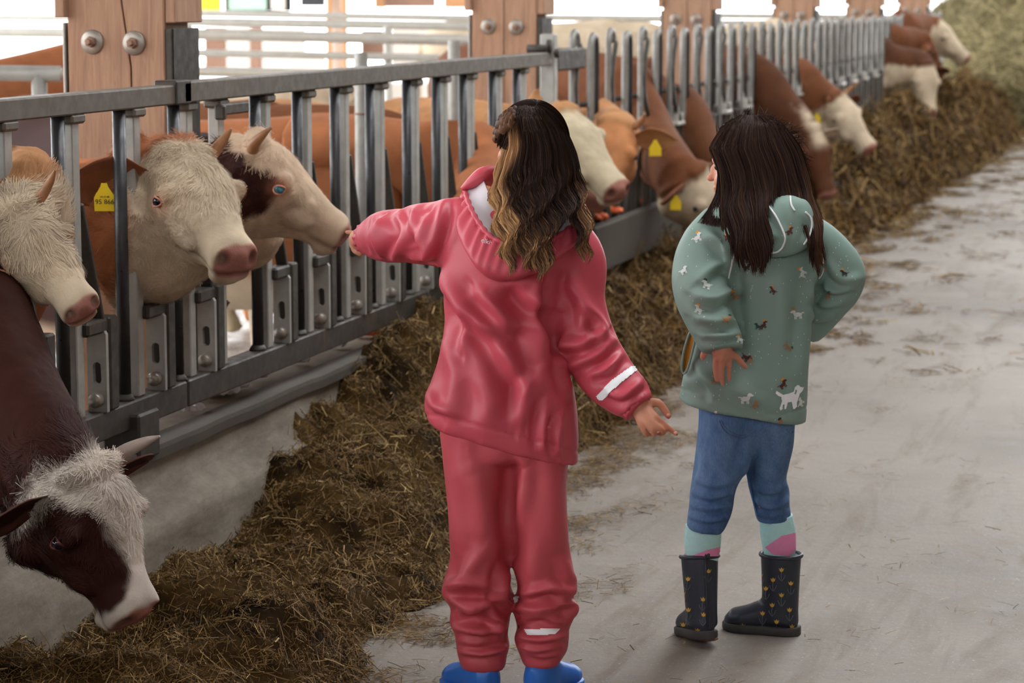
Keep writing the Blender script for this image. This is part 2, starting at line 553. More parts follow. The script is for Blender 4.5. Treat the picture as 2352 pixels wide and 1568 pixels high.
for k, (a, b) in enumerate(sq_px):
    y = at_x(a, 600, XF - 0.0)[1]
    # square bar: end face towards the lens spans a..b
    x1 = XF + 0.015
    V, Fc = box((XF, y + 0.02, (BOT + TOP - 0.05) / 2), (0.032, 0.04, TOP - 0.05 - BOT), 0.003)
    obj('square_bar', V, Fc, MATS['galvanised'], fence, False)
    V, Fc = box((XF + 0.002, y + 0.02, TOP - 0.060), (0.05, 0.075, 0.024), 0.006); obj('rail_gusset', V, Fc, MATS['galvanised_rail'], fence, False)
    if k == 4: continue
    yb = y + 0.155
    # pivot bracket, lower flat bar with slot, leaning yoke bar
    V, Fc = box((XF + 0.01, y + 0.095, 0.70), (0.045, 0.13, 0.035), 0.006); obj('pivot_bracket', V, Fc, MATS['old_steel'], fence, False)
    V, Fc = slotted_plate(yb - 0.03, BOT, 0.70, 0.05, 0.014); obj('lower_bar', V, Fc, MATS['galvanised'], fence, False)
    V, Fc = box((XF + 0.012, yb + 0.012, (BOT + 0.70) / 2 + 0.01), (0.052, 0.05, 0.70 - BOT + 0.02), 0.005); obj('lower_stile', V, Fc, MATS['old_steel'], fence, False)
    R = np.array([(XF + 0.0, y + 0.05, 1.0), (XF + 0.012, y + 0.13, 0.715)])
    t = nrm(R[1] - R[0]); s = nrm(np.cross(t, (1, 0, 0)))
    mm = np.stack([np.array([1, 0, 0]), s, t], 1)
    V, Fc = box((R[0] + R[1]) / 2, (0.034, 0.014, np.linalg.norm(R[1] - R[0])), 0.003, mm); obj('yoke_bar', V, Fc, MATS['old_steel'], fence, False)
    V, Fc = lathe([(0.016, -0.03), (0.018, -0.024), (0.018, 0.024), (0.016, 0.03)], 12, (0, 1, 0), (XF + 0.012, yb - 0.03, BOT + 0.03)); obj('pivot_bolt', V, Fc, MATS['washer_steel'], fence)
# latch hanging under the rail at the joint
V, Fc = join([box((XF + 0.035, 6.43, TOP - 0.075), (0.02, 0.20, 0.03), 0.004), box((XF + 0.035, 6.34, TOP - 0.082), (0.03, 0.022, 0.04), 0.005)])
obj('latch', V, Fc, MATS['old_steel'], fence, False)
# end post with hinge eye and bolts
V, Fc = box((XF + 0.005, 10.03, 0.83), (0.06, 0.06, 1.02), 0.004); obj('end_post', V, Fc, MATS['galvanised'], fence, False)
V, Fc = join([tube([(XF - 0.05, 9.9, TOP + 0.02), (XF + 0.03, 9.9, TOP + 0.02)], 0.018, 10), tube([(XF - 0.05, 10.02, TOP + 0.0), (XF + 0.05, 10.02, TOP + 0.0)], 0.02, 10), lathe([(0.028, -0.008), (0.028, 0.008)], 10, (1, 0, 0), (XF + 0.03, 9.94, TOP + 0.03))])
obj('hinge_bolts', V, Fc, MATS['old_steel'], fence)

# ------------------------------------------------------------------ far head-lock fence
lockf = thing('head_lock_fence', 'long row of bent galvanised head lock bars running back beyond the square rail fence', 'fence', (XF, 10.1, 0.36))
V, Fc = box((XF - 0.03, 18.6, 0.45), (0.06, 17.0, 0.07), 0.004); obj('bottom_rail', V, Fc, MATS['old_steel'], lockf, False)
V, Fc = box((XF - 0.03, 18.6, 0.87), (0.04, 17.0, 0.045), 0.004); obj('middle_rail', V, Fc, MATS['old_steel'], lockf, False)
V, Fc = tube([(XF - 0.05, 10.1, 1.02), (XF - 0.05, 27.0, 1.02)], 0.012, 8); obj('guide_rod', V, Fc, MATS['old_steel'], lockf)
V, Fc = box((XF, 10.32, TOP - 0.03), (0.07, 0.5, 0.09), 0.008); obj('panel_bracket', V, Fc, MATS['old_steel'], lockf, False)
hook_me = {}
def shared(key, build, mat, smooth=True):
    if key not in hook_me:
        V, Fc = build()
        hook_me[key] = make_data(key, V, Fc, MATS[mat], smooth)
    return hook_me[key]
def put(me, name, parent, loc):
    o = bpy.data.objects.new(name, me)
    COL.objects.link(o); o.parent = parent
    o.location = np.asarray(loc, float) - origin(parent)
    return o
def hook():
    P = [(0, 0, 0.42), (0, 0, 1.2)]
    a = np.linspace(0, math.pi, 9)
    arc = [(0.0, 0.045 - 0.045 * math.cos(t), 1.27 + 0.05 * math.sin(t)) for t in a]
    return tube([(0, 0, 0.42), (0, 0, 0.9), (0, 0, 1.2)] + arc[:6], 0.017, 10)
def hook_back():
    a = np.linspace(math.pi * .6, math.pi, 5)
    return tube([(0.0, 0.045 - 0.045 * math.cos(t), 1.27 + 0.05 * math.sin(t)) for t in a] + [(0, 0.09, 1.1), (0, 0.09, 0.87)], 0.017, 10)
def swing():
    P = cr([(0.012, 0.10, 1.285), (0.012, 0.05, 1.21), (0.012, 0.02, 1.13), (0.012, 0.03, 1.04), (0.012, 0.10, 0.95), (0.012, 0.22, 0.865)], 18)
    return tube(P, 0.026, 8, 0.010, up=(1, 0, 0), fixed=True)
def boot_plate():
    return join([box((0, 0.19, 0.852), (0.06, 0.17, 0.02), 0.004), box((0, 0.13, 0.90), (0.045, 0.02, 0.08), 0.004), box((0, 0.24, 0.88), (0.05, 0.02, 0.05), 0.004)])
def lower():
    return join([box((0, 0.16, 0.64), (0.035, 0.05, 0.43), 0.004), box((0.005, 0.25, 0.64), (0.03, 0.03, 0.43), 0.004)])
def upright():
    a = np.linspace(0, math.pi, 9)
    arc = [(0.0, 0.05 - 0.05 * math.cos(t), 1.285 + 0.055 * math.sin(t)) for t in a]
    return tube([(0, 0, 0.42), (0, 0, 0.9), (0, 0, 1.22)] + arc, 0.015, 10)
y = 10.45; n = 0
while y < 26.6:
    if n % 2:
        put(shared('hook', hook, 'lock_steel'), 'hook_bar', lockf, (XF, y, 0))
        put(shared('hook_back', hook_back, 'dark_pipe'), 'hook_leg', lockf, (XF, y, 0))
    else:
        put(shared('upright', upright, 'lock_steel'), 'upright_bar', lockf, (XF, y, 0))
        put(shared('swing', swing, 'old_steel'), 'swing_bar', lockf, (XF, y, 0))
        put(shared('plate', boot_plate, 'bright_pipe', False), 'foot_plate', lockf, (XF, y, 0))
    put(shared('lower', lower, 'old_steel', False), 'lower_bar', lockf, (XF, y, 0))
    y += 0.345; n += 1

# ------------------------------------------------------------------ timber pillars
def pillar(y0, label, width=0.29, depth=0.17, split=True, seed=0):
    xr = -2.75; xl = xr - width
    p = thing('timber_pillar', label, 'pillar', ((xr + xl) / 2, y0, 0), None)
    zs = np.linspace(0.0, 5.1, 60)
    rr = np.random.default_rng(seed)
    if split:                                      # the split wanders
        xs = np.interp(zs, [0, 1.15, 1.33, 1.36, 1.52, 1.7, 5.1], [xl + .195, xl + .192, xl + .186, xl + .18, xl + .158, xl + .15, xl + .14]) + fnoise(np.stack([zs * 0, zs * 0, zs], 1), 14, 2) * 0.0025
    else:
        xs = np.full(60, xl + width / 2)
    for s in (0, 1):
        rings = []
        for z, x in zip(zs, xs):
            a, b = (xl, x - 0.002) if s == 0 else (x + 0.002, xr)
            c = 0.004
            if s == 0: ring = [(a + c, y0), (b - .001, y0), (b, y0 + .003), (b, y0 + depth), (a, y0 + depth), (a, y0 + c)]
            else: ring = [(a + .001, y0), (b - c, y0), (b, y0 + c), (b, y0 + depth), (a, y0 + depth), (a, y0 + .003)]
            rings.append([(u, v, z) for u, v in ring])
        V, Fc = ringmesh(rings); obj('timber', V, Fc, MATS['pillar_wood'], p, False)
    # upper timber block, proud of the post
    V, Fc = box((xl - 0.012, y0 + 0.07, 3.30), (0.03, depth + 0.02, 3.74), 0.003); obj('timber_cheek', V, Fc, MATS['pillar_wood'], p, False)
    V, Fc = box((xr + 0.016, y0 + 0.105, 3.285), (0.03, depth + 0.03, 3.74), 0.003); obj('timber_cheek', V, Fc, MATS['pillar_wood'], p, False)
    V, Fc = box((xl - 0.012, y0 + 0.08, 0.70), (0.008, depth - 0.01, 1.43), 0.002); obj('side_plate', V, Fc, MATS['galvanised'], p, False)
    V, Fc = join([box((xr + 0.016, y0 + 0.10, 0.69), (0.012, 0.20, 1.42), 0.002), box((xr + 0.012, y0 + 0.008, 0.69), (0.02, 0.012, 1.42), 0.002)]); obj('side_plate', V, Fc, MATS['old_steel'], p, False)
    for bx in (xl + 0.075, xl + 0.20):
        bz = 1.362 - (bx - xl - .075) * 0.02
        V, Fc = lathe([(0.034, 0.0), (0.034, 0.004), (0.031, 0.007), (0.014, 0.008)], 28, (0, -1, 0), (bx, y0, bz)); w = obj('washer', V, Fc, MATS['washer_steel'], p)
        V, Fc = lathe([(0.0155, 0.006), (0.0155, 0.020), (0.013, 0.023), (0.009, 0.023), (0.009, 0.034), (0.007, 0.036)], 6, (0, -1, 0), (bx, y0, bz)); obj('hex_nut', V, Fc, MATS['rust_bolt'], w, False)
    return p
plab = ['nearest timber pillar with a wandering split and two grey bolt washers', 'second timber pillar from the left, above the girl in red', 'third timber pillar, above the head lock bars at their near end',
        'fourth timber pillar, above the pale backed cow', 'fifth timber pillar, with two rusty bolts, short of the hay', 'farthest timber pillar, beside the top of the haystack']
for i in range(6):
    pillar(6.53 + 4.10 * i, plab[i], split=(i == 0), seed=i)
# ================================================================== pens behind the fence
def pipe_thing(name, label, paths, mat, cat='rail', group=None, posts=()):
    """paths: list of (p0, p1, r); posts: list of (p0, p1, r)"""
    P0 = np.array(paths[0][0], float)
    t = thing(name, label, cat, (P0[0], P0[1], 0.0), group)
    for a, b, r in paths:
        V, Fc = tube(np.linspace(a, b, 3), r, 14, cap=False)
        V2, F2 = tube([np.array(b) + nrm(np.array(b) - a) * 0.001, np.array(b) - nrm(np.array(b) - a) * 0.08], r * 0.84, 14)
        obj('pipe', *join([(V, Fc), (V2, F2)]), MATS[mat], t)
    if not posts:
        ea, eb = np.array(paths[0][0], float), np.array(paths[0][1], float)
        posts = [((q[0], q[1], 0), (q[0], q[1], q[2]), paths[0][2]) for q in (ea + (eb - ea) * .02, ea + (eb - ea) * .98)]
    for a, b, r in posts:
        V, Fc = tube(np.linspace(a, b, 3), r, 14); obj('post', V, Fc, MATS[mat], t)
    return t
def pp(x0, y0, x1, y1, d0, d1=None):
    return at_depth(x0, y0, d0), at_depth(x1, y1, d1 or d0)
# T shaped divider left of the first pillar
a, b = pp(-160, 165, 141, 170, 9.4); c = at_depth(90, 172, 9.4)
pipe_thing('cubicle_divider', 'pale pipe divider with an open end left of the nearest pillar', [(a, b, .030)], 'galvanised', 'divider', None, [((c[0], c[1], 0), (c[0], c[1], c[2]), .029)])
a, b = pp(-200, 72, 190, 76, 15.5); pipe_thing('neck_rail', 'thick pale neck rail left of the nearest pillar', [(a, b, .03)], 'bright_pipe', 'rail')
a, b = pp(-200, 37, 190, 42, 17.5); pipe_thing('neck_rail', 'thin upper pipe rail left of the nearest pillar', [(a, b, .022)], 'bright_pipe', 'rail')
# right of the first pillar
a, b = pp(330, 76, 1097, 93, 14.2); pl = []
for px, top in ((428, 60), (1085, 90)):
    q = at_depth(px, top, 14.3); pl.append(((q[0], q[1], 0), tuple(q), .035))
pipe_thing('neck_rail', 'cream pipe rail with an open end just left of the second pillar', [(a, b, .031)], 'bright_pipe', 'rail', None, pl)
a, b = pp(330, 48, 1180, 62, 16.0); pipe_thing('neck_rail', 'white pipe rail above the cream open ended one', [(a, b, .028)], 'bright_pipe', 'rail')
a, b = pp(330, 28, 1180, 44, 18.0); pipe_thing('neck_rail', 'topmost pipe rail between the first two pillars', [(a, b, .024)], 'bright_pipe', 'rail')
a, b = pp(432, 121, 1010, 133, 15.2); pl = []
for px in (1010, 890):
    q = at_depth(px, 60 if px == 890 else 133, 15.2); pl.append(((q[0], q[1], 0), tuple(q), .025))
pipe_thing('neck_rail', 'lower thin pipe rail under the cream one', [(a, b, .022)], 'bright_pipe', 'rail', None, pl)
a, b = pp(380, 163, 760, 170, 13.5); pipe_thing('neck_rail', 'white pipe rail just above the fence top rail', [(a, b, .026)], 'bright_pipe', 'rail')
a, b = pp(525, 208, 770, 218, 13.0); pipe_thing('neck_rail', 'dark pipe rail seen between the fence bars', [(a, b, .022)], 'old_steel', 'rail')
# round posts just behind the fence
for px, top, lab in ((829, 121, 'thick round post behind the fence with a rusty ring'), (1042, 93, 'thick round post behind the fence near the second pillar')):
    q = at_x(px, top, XF - 0.30)
    t = thing('round_post', lab, 'post', (q[0], q[1], 0))
    V, Fc = tube([(q[0], q[1], 0), (q[0], q[1], q[2])], .024, 18, cap=False)
    V2, F2 = tube([(q[0], q[1], q[2] - .001), (q[0], q[1], q[2] - .05)], .020, 18)
    obj('post_tube', *join([(V, Fc), (V2, F2)]), MATS['galvanised'], t)
    V, Fc = tube([(q[0], q[1], 1.075 if px < 900 else .9), (q[0], q[1], 1.082 if px < 900 else .907)], .026, 18); obj('ring', V, Fc, MATS['rust_bolt'], t)
# right of the second pillar
a, b = pp(1210, 40, 1600, 44, 19); a2, b2 = pp(1210, 63, 1600, 68, 19)
q = at_depth(1365, 40, 19)
pipe_thing('neck_rail', 'double pipe rail between the second and third pillars', [(a, b, .026), (a2, b2, .03)], 'bright_pipe', 'rail', None, [((q[0], q[1], 0), tuple(q), .03)])
a, b = pp(1640, 36, 2060, 40, 24); a2, b2 = pp(1640, 52, 2060, 54, 24)
pipe_thing('neck_rail', 'double pipe rail beyond the third pillar', [(a, b, .03), (a2, b2, .03)], 'bright_pipe', 'rail')

# far side of the barn: low boarded front with posts, a window, a yellow board
simple('far_timber', srgb(206, 150, 104), 0.75, 0, 0.2, 3)
simple('far_planks', srgb(150, 116, 98), 0.8, 0, 0.25, 3)
simple('far_pale', srgb(226, 216, 206), 0.8, 0, 0.08, 2)
simple('far_blue', srgb(120, 134, 156), 0.6, 0, 0.15, 3)
simple('far_yellow', srgb(244, 214, 40), 0.55, 0, 0.08, 3)
simple('far_glass', srgb(176, 208, 190), 0.15, 0, 0.15, 1.2)
simple('far_dark', srgb(52, 52, 56), 0.6, 0, 0.2, 3)
def far_box(name, x0, y0, x1, y1, d, mat, parent, th=0.12):
    a, b = at_depth(x0, y0, d), at_depth(x1, y1, d)
    V, Fc = box((a + b) / 2 + hF * th / 2, (abs((b - a) @ cR), th, abs(b[2] - a[2])), 0.01, np.stack([cR, hF, (0, 0, 1)], 1))
    return obj(name, V, Fc, MATS[mat], parent, False)
g = at_depth(700, 300, 27)
fs = thing('stable_front', 'blurred boarded stable front with orange timber posts far behind the pens', 'stable', (g[0], g[1], 0))
for i, (x0, y0, x1, y1, m_) in enumerate([(470, 62, 520, 170, 'far_planks'), (520, 62, 575, 190, 'far_pale'), (575, 62, 602, 180, 'far_planks'), (602, 66, 700, 190, 'far_pale'), (700, 120, 745, 200, 'far_pale'),
                                       (830, 70, 880, 84, 'far_planks'), (830, 96, 900, 130, 'far_planks'), (900, 60, 985, 150, 'far_pale'), (880, -60, 1000, 16, 'far_planks'), (1020, -60, 1070, 18, 'far_timber'), (860, -60, 885, 18, 'far_timber')]):
    far_box('board', x0, y0, x1, y1, 27, m_, fs)
for x in (750, 785):
    far_box('timber_post', x, -80, x + 12, 330, 26.6, 'far_timber', fs)
far_box('steel_post', 763, -80, 784, 330, 26.8, 'far_pale', fs)
far_box('steel_post', 415, 60, 436, 330, 26.8, 'far_pale', fs)
win = far_box('window_frame', 515, -80, 668, 26, 26.9, 'far_dark', fs, 0.08)
far_box('pane', 524, -80, 612, 23, 26.7, 'far_glass', win, 0.06)
far_box('pane', 622, -80, 655, 23, 26.7, 'far_pale', win, 0.06)
far_box('yellow_board', 448, -80, 505, 24, 26.6, 'far_yellow', fs)
far_box('blue_board', 412, -80, 446, 24, 26.6, 'far_blue', fs)
far_box('dark_hopper', 690, -80, 745, 14, 26.5, 'far_dark', fs)
far_box('base_plinth', 300, 190, 1240, 330, 27.2, 'far_pale', fs, 0.2)
g = at_depth(12, 26, 27)
gr = thing('slatted_panel', 'small grey slatted panel at the top left corner', 'panel', (g[0], g[1], g[2]))
for i in range(5):
    far_box('slat', -12 + i * 8, -80, -7 + i * 8, 26, 27, 'far_blue', gr, 0.06)
# ================================================================== silage and straw
# foot of the feed on the alley side, measured along the fence
EY = np.array([3.0, 4.6, 5.1, 5.9, 6.7, 7.5, 8.7, 10.6, 13, 15.3, 18.9, 23.6, 29.3, 40])
EX = np.array([-1.86, -1.80, -1.78, -1.84, -1.9, -1.92, -1.92, -1.90, -1.98, -2.02, -1.93, -1.86, -1.84, -1.8]) 
HY = np.array([3.0, 4.9, 5.4, 6.0, 6.8, 7.4, 9.5, 11, 13, 16, 19, 22, 25, 29, 40])
HH = np.array([.11, .12, .13, .13, .21, .30, .31, .28, .33, .36, .40, .44, .50, .45, .3])
def heap_z(x, y):
    ex = np.interp(y, EY, EX)
    h = np.interp(y, HY, HH)
    ex = ex + 0.10 * fnoise(np.stack([x * 0 , y, 0 * x], -1), 3.1, 40, 3) + 0.05 * fnoise(np.stack([x, y, 0 * x], -1), 9, 41, 2)
    w = ex - XC
    u = (x - XC) / w                               # 0 at the curb, 1 at the foot
    prof = np.interp(u, [-.1, 0, .12, .35, .55, .8, .95, 1.05, 1.3], [.95, 1.0, 1.0, .92, 0.8, .5, .10, -.05, -.3])
    near = 1 - sstep(5.6, 7.4, y)
    prof2 = np.interp(u, [-.1, 0, .2, .5, .75, .9, 0.97, 1.05, 1.3], [.45, .5, .62, .8, .8, .5, .10, -.05, -.3])
    prof = prof * (1 - near) + prof2 * near
    P = np.stack([x, y, 0 * x], -1)
    lump = fnoise(P, 2.6, 3, 2) * 0.45 + fnoise(P, 6.0, 5, 3) * 0.45
    z = h * prof * (1 + lump)
    z += np.clip(prof, 0, 1) * (fnoise(P, 13, 8, 3) * 0.034 + fnoise(P, 45, 9, 2) * 0.010)
    z += 0.10 * np.exp(-(((x + 1.93) / .13) ** 2 + ((y - 5.12) / .20) ** 2))      # the mound at the front
    z += 0.05 * np.exp(-(((x + 2.2) / .14) ** 2 + ((y - 6.3) / .3) ** 2))
    z -= 0.05 * np.exp(-(((x + 2.32) / .16) ** 2 + ((y - 5.15) / .2) ** 2))        # eaten hollow under the feeding head
    return z
litter_pal = np.array([srgb(44, 32, 20), srgb(74, 54, 30), srgb(104, 78, 42), srgb(128, 98, 54), srgb(152, 122, 72), srgb(186, 158, 104)])
def heap_patch(y0, y1, sx, sy, name, label):
    xs = np.arange(XC - 0.005, -1.55, sx); ys = np.arange(y0, y1 + sy, sy)
    X, Y = np.meshgrid(xs, ys)
    Z = heap_z(X.ravel(), Y.ravel())
    Z = np.maximum(Z, -0.03)
    V = np.stack([X.ravel(), Y.ravel(), Z], -1)
    nx, ny = len(xs), len(ys)
    i = (np.arange(ny - 1)[:, None] * nx + np.arange(nx - 1)[None]).reshape(-1)
    Fq = np.stack([i, i + 1, i + nx + 1, i + nx], -1)
    keep = Z[Fq].max(1) > -0.005
    Fq = Fq[keep]
    used = np.unique(Fq); mp = -np.ones(len(V), int); mp[used] = np.arange(len(used))
    t = np.clip(0.36 + 0.5 * fnoise(V, 9, 21, 4), 0, 1)
    c = np.stack([np.interp(t, np.linspace(0, 1, 6), litter_pal[:, k] * .42) for k in range(3)], -1)
    o = obj(name, V[used], mp[Fq], MATS['litter_base'], None, True, col=c[used])
    return tag(o, label, 'fodder', None, 'stuff')

def ribbons(P, Dr, Nn, L, W, bend, colr, name, label, cat, mat='straw', parent=None):
    """flat straw blades: P root centre, Dr direction, Nn facing normal."""
    n = len(P)
    Sd = nrm(np.cross(Dr, Nn))
    t = np.array([-.5, 0, .5])
    rows = []
    for k in range(3):
        c = P + Dr * (L * t[k])[:, None] + Nn * (bend * (0.25 - t[k] ** 2) * 2)[:, None]
        rows += [c - Sd * (W / 2)[:, None], c + Sd * (W / 2)[:, None]]
    V = np.stack(rows, 1).reshape(-1, 3)
    b = np.arange(n)[:, None] * 6
    Fq = np.concatenate([b + np.array([0, 1, 3, 2]), b + np.array([2, 3, 5, 4])], 0)
    o = obj(name, V, Fq, MATS[mat], parent, False, col=np.repeat(colr, 6, 0))
    o['kind'] = 'stuff'
    if label: tag(o, label, cat)
    return o
def straw_colours(n, bright=0.0):
    t = np.clip(RNG.beta(1.7, 2.6, n) + bright, 0, 1)
    c = np.stack([np.interp(t, np.linspace(0, 1, 6), litter_pal[:, k]) for k in range(3)], -1)
    return c * RNG.uniform(.8, 1.2, (n, 1)) + 0
def scatter(n, y0, y1, Lr, Wr, name, label, bright=0.0, tilt=0.45, xlo=XC + 0.01, over=0.0, lift=.008):
    y = RNG.uniform(y0, y1, n)
    ex = np.interp(y, EY, EX) + .10 + over
    x = xlo + (ex - xlo) * RNG.uniform(0, 1, n) ** 0.9
    e = 0.012
    z = heap_z(x, y)
    k = z > -0.004
    x, y, z = x[k], y[k], z[k]; n = len(x)
    N = nrm(np.stack([(heap_z(x - e, y) - heap_z(x + e, y)) / (2 * e), (heap_z(x, y - e) - heap_z(x, y + e)) / (2 * e), np.ones(n)], -1))
    a = RNG.uniform(0, 2 * np.pi, n)
    t1 = nrm(np.cross(N, np.array([0.3, 1, 0.1]))); t2 = np.cross(N, t1)
    Dr = t1 * np.cos(a)[:, None] + t2 * np.sin(a)[:, None]
    up = RNG.normal(0, tilt, n)
    Dr = nrm(Dr + N * up[:, None])
    Nn = nrm(N + RNG.normal(0, .5, (n, 3))); Nn = nrm(Nn - Dr * (Nn * Dr).sum(1)[:, None])
    L = RNG.uniform(*Lr, n) * RNG.choice([.5, 1, 1, 1.5], n)
    cav = fnoise(np.stack([x, y, z], -1), 7, 77, 3)
    kk = RNG.uniform(0, 1, n) < np.clip(1.1 + 1.4 * cav, .22, 1)                 # bare dark hollows between the tufts
    x, y, z, N, Dr, Nn, L = x[kk], y[kk], z[kk], N[kk], Dr[kk], Nn[kk], L[kk]; n = len(x)
    P = np.stack([x, y, np.maximum(z, 0.002)], -1) + N * (lift + np.abs(Dr @ np.array([0, 0, 1.]))[:, None] * L[:, None] * .25)
    W = RNG.uniform(*Wr, n)
    return ribbons(P, Dr, Nn, L, W, L * RNG.normal(0, .12, n), straw_colours(n, bright), name, label, 'straw')
heap_patch(3.6, 9.5, 0.016, 0.016, 'silage_bed', 'brown bed of chopped silage along the curb in front of the near rail fence')
heap_patch(9.5, 34, 0.03, 0.045, 'silage_windrow', 'tall brown windrow of silage running back along the head lock fence')
scatter(95000, 4.3, 8.2, (.006, .034), (.0007, .0022), 'chopped_straw', 'short chopped straw covering the near silage bed', .10)
scatter(3200, 4.3, 8.2, (.025, .06), (.0014, .0034), 'straw_stalks', 'long pale straw stalks lying loose on the near silage bed', 0.34, .3, lift=.012)
scatter(36000, 8.2, 14, (.03, .09), (.002, .005), 'coarse_straw', 'brown straw covering the middle of the silage row behind the girls', 0.05, .4)
scatter(30000, 14, 33, (.06, .18), (.005, .012), 'coarse_straw', 'brown straw covering the far windrow up to the hay', 0.08, .4)
# chaff strewn over the alley
def strew(n, y0, y1, spread, Lr, Wr, name, label, bright):
    y = RNG.uniform(y0, y1, n)
    x = np.interp(y, EY, EX) - .03 + RNG.exponential(spread, n)
    clump = fnoise(np.stack([x * 1.4, y * .8, 0 * x], -1), 5, 31, 3)
    k = clump + RNG.normal(0, .25, n) > (0.05 + 0.5 * np.clip((x - np.interp(y, EY, EX)) / .5, 0, 1))
    x, y = x[k], y[k]; n = len(x)
    a = RNG.uniform(0, 2 * np.pi, n)
    Dr = nrm(np.stack([np.cos(a), np.sin(a), RNG.normal(0, .12, n)], -1))
    Nn = np.tile([0, 0, 1.0], (n, 1)) + RNG.normal(0, .3, (n, 3)); Nn = nrm(Nn - Dr * (Nn * Dr).sum(1)[:, None])
    L = RNG.uniform(*Lr, n)
    P = np.stack([x, y, .003 + np.abs(Dr[:, 2]) * L * .5 + RNG.uniform(0, .01, n) * np.clip(clump[k], 0, 1)], -1)
    return ribbons(P, Dr, Nn, L, RNG.uniform(*Wr, n), L * .05, straw_colours(n, bright), name, label, 'straw')
strew(80000, 4.4, 12, .36, (.008, .05), (.0008, .0024), 'strewn_chaff', 'straw and chaff strewn over the concrete beside the near silage', .12)
strew(70000, 10, 34, .45, (.03, .12), (.003, .008), 'strewn_chaff', 'straw strewn over the concrete along the far windrow', .12)

# haystack at the end of the alley
def hay(name, label, c, r, seed):
    V, Fc = ball(c, r, 64, 40)
    V = np.asarray(V)
    d = nrm(V - np.asarray(c))
    k = 1 + 0.10 * fnoise(V, 2.2, seed, 3) + 0.05 * fnoise(V, 7, seed + 1, 3)
    V = np.asarray(c) + (V - np.asarray(c)) * k[:, None]
    V[:, 2] = np.maximum(V[:, 2], -0.02)
    t = np.clip(.5 + .5 * fnoise(V, 5, seed + 5, 4), 0, 1)[:, None]
    col = np.array(srgb(98, 90, 62)) * (1 - t) + np.array(srgb(150, 138, 100)) * t
    o = tag(obj(name, V, Fc, MATS['hay'], None, True, col=col), label, 'hay', None, None)
    n = 9000
    i = RNG.integers(0, len(V), n)
    D0 = d[i]; P = V[i] + RNG.normal(0, .06, (n, 3)); P[:, 2] = np.maximum(P[:, 2], .01)
    Dr = nrm(np.cross(D0, RNG.normal(0, 1, (n, 3))) + D0 * .35)
    Nn = nrm(D0 - Dr * (D0 * Dr).sum(1)[:, None])
    tt = RNG.uniform(0, 1, (n, 1))
    cc = np.array(srgb(104, 96, 62)) * (1 - tt) + np.array(srgb(178, 164, 120)) * tt
    ribbons(P, Dr, Nn, RNG.uniform(.1, .3, n), RNG.uniform(.006, .014, n), RNG.normal(0, .03, n), cc, 'hay_strands', None, None, parent=o)
hp = at_z(2300, 300)
hay('haystack', 'lower greenish heap of loose hay where the windrow ends', (hp[0] - .02, hp[1] + .2, .38), (.72, .8, .64), 3)
hay('haystack', 'upper heap of hay reaching the top right corner', (hp[0] + .1, hp[1] + 2.2, .85), (1.30, 1.2, .82), 9)
# scraps on the curb
def scrap(px, py, size, mat, name, label, cat, group=None, seed=0):
    p = at_z(px, py, 0.366 if px < 1100 else .51)
    size *= 1.35
    rr = np.random.default_rng(seed)
    parts = []
    for k in range(4):
        a = rr.uniform(0, 6.28); q = p + np.array([math.cos(a), math.sin(a), 0]) * size * .35
        V, Fc = ball(q + np.array([0, 0, size * .22]), (size * rr.uniform(.25, .5), size * rr.uniform(.25, .5), size * .24), 9, 6)
        V = V + np.stack([fnoise(V, 90, seed + k, 2), fnoise(V, 90, seed + k + 9, 2), fnoise(V, 90, seed + k + 5, 2) * .6], -1) * size * .16
        parts.append((V, Fc))
    V, Fc = join(parts)
    V[:, 2] = np.maximum(V[:, 2], p[2])
    return tag(obj(name, V, Fc, MATS[mat], None, mat == 'carrot'), label, cat, group)
for i, (px, py, s, m_, lab) in enumerate([
    (440, 942, .035, 'paper_scrap', 'torn white scrap lying alone low on the curb edge'),
    (510, 903, .05, 'paper_scrap', 'broad white scrap on the curb, nearest the lone one'),
    (548, 890, .035, 'paper_scrap', 'white scrap next to the broad white scrap on the curb'),
    (590, 868, .035, 'paper_scrap', 'small white scrap under the fifth pair of fence bars'),
    (690, 832, .03, 'paper_scrap', 'pale scrap half way along the near curb'),
    (772, 796, .035, 'paper_scrap', 'white scrap just left of the orange peelings'),
    (958, 722, .045, 'paper_scrap', 'white scrap on the curb beside the red jacket'),
    (1357, 502, .04, 'paper_scrap', 'white scrap on the raised curb by the long brown hair')]):
    scrap(px, py, s, m_, 'paper_scrap', lab, 'scrap', 'white scraps on the curb', i)
for i, (px, py, s, lab) in enumerate([(838, 772, .05, 'orange peelings on the near curb left of the red jacket'), (1372, 505, .05, 'flat orange piece on the raised curb by the brown hair'),
    (1408, 489, .055, 'orange carrot piece between the flat piece and the largest chunk on the raised curb'), (1448, 470, .06, 'largest orange carrot chunk on the raised curb'), (1511, 444, .045, 'round orange carrot piece at the far end by the feeding brown head')]):
    scrap(px, py, s, 'carrot', 'carrot_piece', lab, 'carrot', 'carrot pieces on the curb', i + 20)
# ================================================================== cattle
BROWN = np.array(srgb(172, 108, 70)); DARKBROWN = np.array(srgb(58, 27, 19)); CREAM = np.array(srgb(214, 194, 166)); WHITE = np.array(srgb(222, 210, 196))
FAWN = np.array(srgb(190, 138, 94)); PINK = np.array(srgb(172, 118, 104))
HX = [-.05, 0, .04, .09, .14, .18, .23, .29, .35, .40, .44, .47, .492, .503]
HT = [-.035, .002, .016, .020, .016, .008, -.004, -.018, -.028, -.033, -.034, -.040, -.056, -.080]
HB = [-.17, -.20, -.226, -.240, -.236, -.220, -.196, -.168, -.150, -.142, -.142, -.139, -.130, -.110]
HW = [.062, .084, .095, .102, .106, .103, .090, .073, .061, .056, .058, .059, .051, .030]
HL = [.9, .85, .8, .72, .66, .6, .58, .6, .66, .76, .84, .88, .9, .85]

